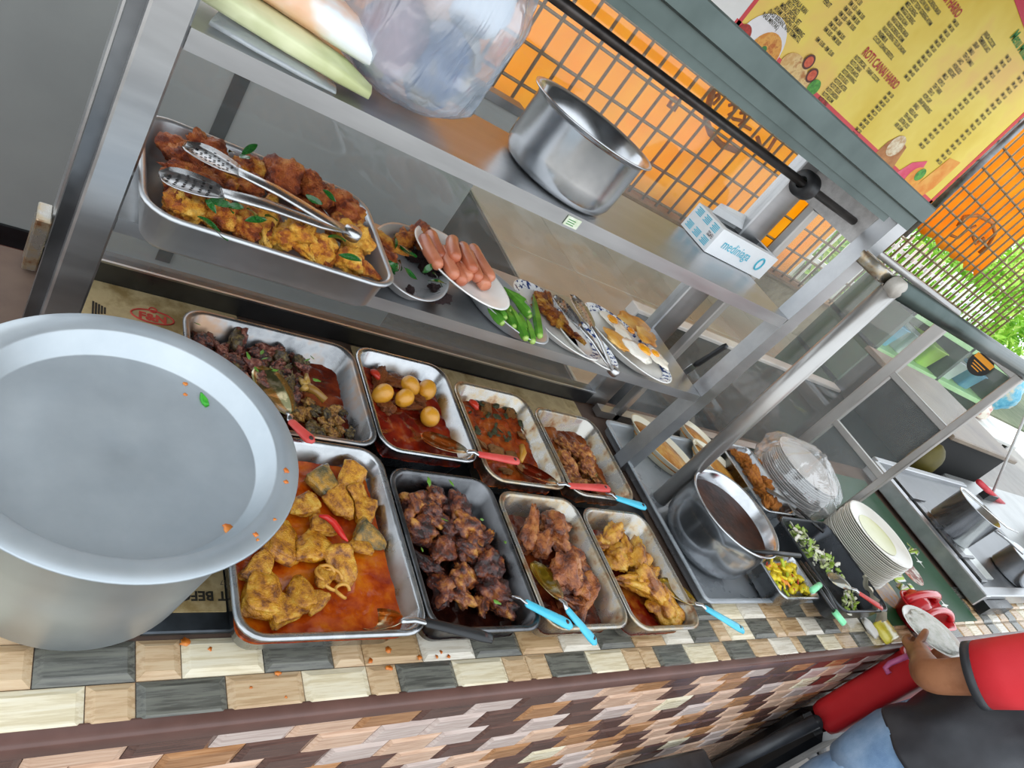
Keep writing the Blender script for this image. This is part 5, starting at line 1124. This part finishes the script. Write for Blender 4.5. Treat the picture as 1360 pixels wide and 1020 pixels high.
# closed cupboard with its shaded void painted black, and shelves beyond
dc = thing('dark_cupboard', 'dark cupboard behind the cooking station, shadow painted into its black', 'cupboard', (4.5, 1.6, FZ))
obj('shell', loft(bmesh.new(), [[(x, y, z) for x, y in ((4.1, 1.32), (5.1, 1.32), (5.1, 1.95), (4.1, 1.95))] for z in (FZ, .20)]), mat('painted shadow black', ['#050606', '#0c0d0b'], .7, 0, 4), dc, smooth=False)
obj('worktop', B(4.06, 5.14, 1.28, 1.98, .20, .23, bev=.006), mat('brown worktop', ['#6a5a4a', '#8a7a66'], .4, 0, 3), dc, smooth=False)
ys_ = PY(1226, 612, 1.24); bm = lump_bm(12, .09, .07, .115, .1, 1.2, 3, .02); bmesh.ops.translate(bm, verts=bm.verts[:], vec=ys_)
obj('yellow_sack', bm, mat('dull yellow', ['#4a4210', '#5c5214'], .6, 0, 6), None, label='dull yellow sack leaning on the dark cupboard', cat='sack', loc=ys_)
# back bench seen through the showcase glass
bc = thing('kitchen_bench', 'long dark granite bench behind the glass showcase', 'bench', (2.9, 1.7, FZ))
obj('slab', B(2.2, 4.04, 1.14, 1.86, -.10, -.06, bev=.004), GRANITE, bc, smooth=False)
obj('edge_band', B(2.2, 4.04, 1.86, 1.93, -.10, -.045, bev=.004), mat('pale edge', ['#c0b6ac', '#d0c8be'], .5, 0, 4), bc, smooth=False)
obj('leg', B(2.3, 2.38, 1.2, 1.8, FZ, -.10), STEEL_D, bc, smooth=False); obj('leg', B(3.9, 3.98, 1.2, 1.8, FZ, -.10), STEEL_D, bc, smooth=False)
def clutter(name, u, v, y, r, cols, label, cat, seed, sq=1.0):
    p = PY(u, v, y); bm = lump_bm(seed, r, r * .8, r * sq, .2, 1.4, 3, .05); bmesh.ops.translate(bm, verts=bm.verts[:], vec=p)
    return obj(name, bm, mat(name + str(seed), cols, .45, 0, 6), None, label=label, cat=cat, loc=p - Vector((0, 0, r * sq)))
clutter('green_bag', 1188, 420, 2.95, .12, ['#2f9a78', '#5cc4a0', '#86dcc0'], 'crumpled sea green plastic bag beyond the showcase glass', 'bag', 41, 1.4)
# green storage unit with baskets outside, right
gu = thing('green_shelf_unit', 'light green shelf unit with dark openings beyond the showcase', 'shelf', (6.2, 2.9, FZ))
GN = mat('light green paint', ['#8fc47a', '#a4d68e'], .5, 0, 3); DG = mat('dark green panel', ['#1f3a22', '#2d5230'], .5, 0, 4)
obj('back_panel', B(5.9, 8.6, 3.3, 3.36, FZ, .35), mat('sage board', ['#7d9a70', '#94ae86'], .6, 0, 2), gu, smooth=False)
for z in (-.45, -.05, .35): obj('shelf_board', B(5.85, 8.65, 2.8, 3.36, z, z + .05, bev=.005), GN, gu, smooth=False)
for x in (5.85, 7.2, 8.6): obj('upright', B(x, x + .06, 2.8, 3.36, FZ, .40), DG, gu, smooth=False)
for i, (x, z, c_, l) in enumerate([(6.1, .0, ['#3fa8d8', '#6cc0e4'], 'sky blue plastic box on the green shelf unit'), (6.55, .0, ['#d8e4ec', '#f0f4f6'], 'white plastic tub on the green shelf unit'), (7.0, .0, ['#a8d83a', '#c0e46a'], 'lime plastic crate on the green shelf unit'), (7.6, .0, ['#c8cfd2', '#e0e4e6'], 'grey plastic crate on the green shelf unit'),
                                   (6.3, -.4, ['#9ad8e4', '#bce8ee'], 'pale turquoise tub on the lower green shelf'), (8.1, .0, ['#3f8fb8', '#5ca8cc'], 'blue plastic bin on the green shelf unit')]):
    o = obj('storage_box', pan_bm(x - .16, x + .16, 2.86, 3.2, z, z + .22, rim=.012, taper=.03, r=.04), mat('box plastic %d' % i, c_, .35, 0, 4), None, label=l, cat='box', loc=(x, 3.0, z))
br = thing('broom', 'brush with red head and long pale stick on the grey steel bench', 'broom', PY(1318, 660, 1.12))
p_ = PY(1318, 655, 1.12); q_ = PY(1352, 575, 1.22)
obj('stick', T([p_, q_ + (q_ - p_) * .6], .007, 10), mat('pale stick', ['#c8c8c4', '#dededa'], .4, 0, 5), br)
obj('head', T([PY(1300, 640, 1.12), PY(1334, 672, 1.12)], .016, 8), mat('red broom', ['#c02a34', '#d8404a'], .5, 0, 8), br)
obj('bristles', B(p_.x - .08, p_.x + .09, 1.10, 1.14, .015, p_.z - .005), BLACK, br, smooth=False)
for i, (u, v, y, r, c_, l, k, sq) in enumerate([(1330, 520, 3.2, .24, ['#3a8fb0', '#6cb8d0', '#d8d0b4'], 'heap of blue and cream laundry on the outdoor table', 'laundry', 1.1), (1300, 540, 3.0, .20, ['#d8ceb8', '#e8e0d0', '#b84a3a'], 'bundle of cream and red cloth on the outdoor table', 'cloth', .55)]):
    clutter('bundle', u, v, y, r, c_, l, k, 50 + i, sq)
ot_ = thing('outdoor_table', 'plain white table outside carrying heaps of cloth', 'table', (9.3, 3.0, FZ))
obj('top', B(8.8, 9.9, 2.6, 3.5, -.27, -.23, bev=.006), mat('white table board', ['#c8c8c2', '#d6d6d0'], .5, 0, 3), ot_, smooth=False)
for x_ in (8.85, 9.8):
    for y_ in (2.65, 3.4): obj('leg', B(x_, x_ + .05, y_, y_ + .05, FZ, -.27), STEEL_D, ot_, smooth=False)
sb_ = thing('sink_bench', 'grey steel bench with basins behind the cooking station', 'bench', (4.6, 1.3, FZ))
obj('top', B(4.34, 5.8, .35, 1.25, -.03, .02, bev=.006), mat('pale grey steel', ['#a8aaa8', '#bcbebc'], .35, .7, 4), sb_, smooth=False)
obj('body', B(4.36, 5.75, .40, 1.22, FZ, -.03), STEEL_OLD, sb_, smooth=False)
bin_ = thing('black_bin', 'black tub standing on the grey steel bench', 'tub', (5.35, .80, .02))
obj('tub', LT([(0, 0), (.16, 0), (.2, .22), (.21, .23), (.2, .235), (.17, .03), (0, .02)], (5.35, .80, .02), 32), BLACK, bin_)

# ================================================================== red bin, black crate, pink hook by the counter front
rb_ = thing('red_bin', 'tall red plastic bin standing against the counter front', 'bin', (2.31, .245, FZ))
RB = mat('bright red plastic', ['#cf2028', '#dc3036'], .4, 0, 3)
def rbr(i, z): return [(x, y, z) for x, y in rrect(2.23 + i, 2.43 - i, .226 + i, .330 - i, .03)]
obj('shell', loft(bmesh.new(), [rbr(.016, -.34), rbr(.006, -.332), rbr(.002, -.31), rbr(0, .0), rbr(-.004, .004), rbr(-.004, .012), rbr(.006, .012), rbr(.012, -.3)]), RB, rb_)
obj('stand', B(2.22, 2.44, .226, .33, FZ, -.342, bev=.02), BLACK, rb_, smooth=False)
ph = thing('pink_hook', 'pink plastic hook handle sticking out beside the red bin', 'hook', PX(1195, 880, 2.19))
obj('hook', T([PX(1181, 895, 2.2), PX(1176, 887, 2.2), PX(1182, 881, 2.2), PX(1208, 870, 2.2)], .008, 10), mat('pink plastic', ['#c25a8c', '#d878a4'], .35, 0, 8), ph)
bcx = thing('black_chair', 'black plastic chair pushed in front of the tiled counter', 'chair', (1.75, .25, FZ))
for (a, b, r) in (((950, 1022), (1084, 958), .020), ((1084, 958), (1092, 1000), .018), ((1064, 985), (1080, 1004), .022)):
    obj('arm_rail', T([PY(*a, .27), PY((a[0] + b[0]) / 2, (a[1] + b[1]) / 2 + 1, .27), PY(*b, .27)], r, 12), mat('worn black plastic', ['#26282b', '#3c3f43'], .4, 0, 12), bcx)
c_ = PY(1040, 1010, .2)
obj('seat', B(c_.x - .42, c_.x - .08, .03, .31, -.50, -.47, bev=.012, seg=2), MATS['worn black plastic'], bcx)
for dx in (-.40, -.10):
    for y in (.05, .26): obj('leg', T([(c_.x + dx, y, FZ), (c_.x + dx, y, -.48)], .018, 10), MATS['worn black plastic'], bcx)

# ================================================================== the customer
def skin_mesh(name, joints, edges, m, parent, sub=2, root=0):
    me = bpy.data.meshes.new(name); me.from_pydata([Vector(j[:3]) - Vector(parent.location) for j in joints], edges, [])
    o = bpy.data.objects.new(name + '_tmp', me); col.objects.link(o)
    md = o.modifiers.new('skin', 'SKIN'); md.use_smooth_shade = True
    if not me.skin_vertices: me.attributes  # layer is made by the modifier
    if not me.skin_vertices:
        bm = bmesh.new(); bm.from_mesh(me); bm.verts.layers.skin.verify(); bm.to_mesh(me); bm.free()
    for i, j in enumerate(joints):
        s = me.skin_vertices[0].data[i]; r = j[3]; s.radius = r if isinstance(r, tuple) else (r, r); s.use_root = (i == root)
    ss = o.modifiers.new('sub', 'SUBSURF'); ss.levels = sub; ss.render_levels = sub
    dg = bpy.context.evaluated_depsgraph_get(); me2 = bpy.data.meshes.new_from_object(o.evaluated_get(dg))
    bpy.data.objects.remove(o)
    me2.materials.clear(); me2.materials.append(m); me2.shade_smooth(); me2.name = name
    r = bpy.data.objects.new(name, me2); col.objects.link(r); r.parent = parent; return r
pr = thing('person', 'person in black and red shirt and blue jeans leaning to the counter, holding a plate', 'person', (2.20, .04, FZ))
SKIN = mat('warm brown skin', ['#8a5636', '#9c6644', '#a8714e'], .5, 0, 12)
SH = Vector((1.985, .075, .44)); EL = Vector((1.965, .205, .125)); HD = PX(1222, 868, 2.165); WR = EL.lerp(HD, .80)
K = PX(1214, 852, 2.205)
J = [(2.20, .06, -.02, (.13, .10)), (2.20, .06, .16, (.13, .10)), (2.20, .05, .38, (.16, .10)), (2.20, .06, .50, .06), (2.20, .09, .60, .055), (2.20, .10, .68, (.075, .09)), (2.20, .10, .77, (.07, .085)),
     (SH.x + .03, SH.y, SH.z, .058), (SH.x, SH.y + .03, SH.z - .10, .052), (*EL.lerp(SH, .25), .046), (*EL, .043), (*EL.lerp(WR, .35), .044), (*EL.lerp(WR, .7), .036), (*WR, .029), (*HD, (.034, .022)),
     (2.40, .07, .44, .058), (2.44, .06, .2, .048), (2.44, .16, .05, .042), (2.40, .26, .03, .032), (2.38, .31, .03, .034),
     (2.12, .07, -.12, .08), (2.12, .09, -.48, .062), (2.12, .06, -.86, .045), (2.12, .13, -.91, .035), (2.28, .07, -.12, .08), (2.28, .09, -.48, .062), (2.28, .06, -.86, .045), (2.28, .13, -.91, .035)]
E_ = [(0, 1), (1, 2), (2, 3), (3, 4), (4, 5), (5, 6), (2, 7), (7, 8), (8, 9), (9, 10), (10, 11), (11, 12), (12, 13), (13, 14), (2, 15), (15, 16), (16, 17), (17, 18), (18, 19), (0, 20), (20, 21), (21, 22), (22, 23), (0, 24), (24, 25), (25, 26), (26, 27)]
# fingers of the near hand close over the plate edge, thumb on top
def finger(pts, rad):
    i0 = len(J); prev = 14
    for p_, r_ in zip(pts, rad): J.append((*p_, r_)); E_.append((prev, len(J) - 1)); prev = len(J) - 1
for k in range(4):
    o_ = Vector((.006 - .004 * k, .004 + .012 * k, -.022 + .001 * k)); s_ = (.92, 1, .95, .78)[k]
    finger([HD + o_ + Vector((.022, .006, .0)) * s_, HD + o_ + Vector((.052, .016, -.002)) * s_, HD + o_ + Vector((.076, .022, .010)) * s_], [.010, .009, .0075])
finger([HD + Vector((.004, .026, .020)), HD + Vector((.024, .038, .034)), HD + Vector((.048, .046, .036))], [.012, .0105, .0085])
body = skin_mesh('body', J, E_, SKIN, pr)
SHIRT = mat('black sport cloth', ['#2b2c30', '#36383d', '#44464b'], .45, 0, 4, bump=.15, bscale=400); RSL = mat('red sleeve cloth', ['#d8232e', '#e4343e'], .55, 0, 3, bump=.1, bscale=300)
def torso_loft(rows, n=40, seed=0, amp=.008):
    R_ = []
    for (cx, cy, cz, a, b) in rows:
        ring = []
        for k in range(n):
            t = 2 * PI * k / n; x = math.copysign(abs(math.cos(t)) ** .8, math.cos(t)); y = math.copysign(abs(math.sin(t)) ** .8, math.sin(t))
            w = amp * noise.noise(Vector((x * 2.2 + seed, y * 2.2 + cz * 3, cz * 9))) + amp * .9 * math.sin((cz * 34 + y * 7 + x * 3)) * .5
            ring.append((cx + x * (a + w), cy + y * (b + w), cz))
        R_.append(ring)
    return loft(bmesh.new(), R_, True, True)
prof_ = [(-.075, .190, .158, .060), (.06, .182, .142, .058), (.20, .178, .138, .056), (.32, .190, .135, .054), (.40, .200, .125, .056), (.44, .198, .112, .058), (.475, .170, .095, .060), (.50, .120, .080, .062), (.525, .078, .072, .066), (.535, .072, .070, .068)]
rows = []
for k in range(61):
    z_ = -.075 + .61 * k / 60
    for (za_, a0, b0, y0_), (zb_, a1, b1, y1_) in zip(prof_, prof_[1:]):
        if za_ <= z_ <= zb_ + 1e-6:
            q_ = (z_ - za_) / (zb_ - za_); rows.append((2.20, y0_ + (y1_ - y0_) * q_, z_, a0 + (a1 - a0) * q_, b0 + (b1 - b0) * q_)); break
obj('shirt', torso_loft(rows, 90, 1, .011), SHIRT, pr)
CF = EL.lerp(SH, .30)
obj('sleeve', T([SH + Vector((.05, 0, .03)), SH + Vector((.01, .02, 0)), SH.lerp(CF, .35), SH.lerp(CF, .7), CF], [.075, .085, .082, .078, .074], 24), RSL, pr)
dcf = (CF - SH).normalized(); obj('cuff', T([CF - dcf * .014, CF + dcf * .006], [.0755, .0755], 24), SHIRT, pr)
obj('sleeve', T([(2.36, .06, .46), (2.42, .06, .38), (2.44, .07, .26)], [.075, .08, .072], 20), RSL, pr)
JEAN = mat('washed denim', ['#6d90b8', '#86a8cc', '#a0bddc'], .7, 0, 9, bump=.3, bscale=500, detail=8)
jr = torso_loft([(2.20, .07, z, a, b) for z, a, b in ((-.02, .178, .140), (-.06, .182, .146), (-.12, .186, .150), (-.2, .188, .150), (-.26, .182, .140))], 48, 4, .006); obj('jeans', jr, JEAN, pr)
for x in (2.115, 2.285): obj('trouser_leg', T([(x, .075, -.18), (x, .09, -.35), (x, .09, -.5), (x, .07, -.7), (x, .06, -.9)], [.104, .102, .088, .074, .066], 24), JEAN, pr)
obj('belt', torso_loft([(2.20, .068, z, .170, .136) for z in (-.045, -.02)], 48, 4, .002), mat('white strap', ['#c8ccd2', '#dfe2e6'], .5, 0, 8), pr)
for x in (2.12, 2.28):
    bm = lump_bm(2, .05, .13, .045, .05, 1, 3, 0); bmesh.ops.translate(bm, verts=bm.verts[:], vec=(x, .07, FZ + .045)); obj('shoe', bm, BLACK, pr)
bm = lump_bm(5, .092, .108, .095, .06, 1.5, 3, .03); bmesh.ops.translate(bm, verts=bm.verts[:], vec=(2.20, .085, .765)); obj('hair', bm, mat('black hair', ['#14110f', '#241e1a'], .5, 0, 60), pr)
bm = lump_bm(6, .014, .022, .022, .05, 1, 2, 0); bmesh.ops.translate(bm, verts=bm.verts[:], vec=(2.20, .195, .70)); obj('nose', bm, SKIN, pr)
for s_ in (-1, 1):
    bm = lump_bm(7, .012, .006, .008, 0, 1, 2, 0); bmesh.ops.translate(bm, verts=bm.verts[:], vec=(2.20 + .032 * s_, .178, .725)); obj('eye', bm, mat('eye white', '#e8e4de', .2), pr)
    bm = lump_bm(8, .010, .02, .03, .1, 1, 2, 0); bmesh.ops.translate(bm, verts=bm.verts[:], vec=(2.20 + .078 * s_, .09, .71)); obj('ear', bm, SKIN, pr)
bm = lump_bm(9, .024, .006, .008, 0, 1, 2, 0); bmesh.ops.translate(bm, verts=bm.verts[:], vec=(2.20, .182, .655)); obj('mouth', bm, mat('lip', '#8a4a40', .5), pr)
# plate of rice in the hand
hp = PX(1234, 843, 2.275)
rp2 = thing('rice_plate', 'white plate tilted in the hand of the person, covered with rice', 'plate', hp)
Mp = Matrix.Translation(hp) @ Matrix.Rotation(-.18, 4, 'X') @ Matrix.Rotation(-.10, 4, 'Y')
bm = LT([(r * .76, z) for r, z in PPR], (0, 0, 0), 48); bmesh.ops.transform(bm, matrix=Mp, verts=bm.verts[:]); obj('plate', bm, WHITE, rp2)
bm = lump_bm(77, .074, .074, .011, .12, 1.5, 4, .10); bmesh.ops.transform(bm, matrix=Mp @ Matrix.Translation((0, 0, .012)), verts=bm.verts[:])
obj('rice_serving', bm, mat('white rice', ['#d4d8cc', '#e8eae2', '#f2f3ee'], .5, 0, 40, bump=1, bscale=160), None, label='white rice spread over the tilted plate in the hand', cat='rice', kind='stuff', loc=hp)
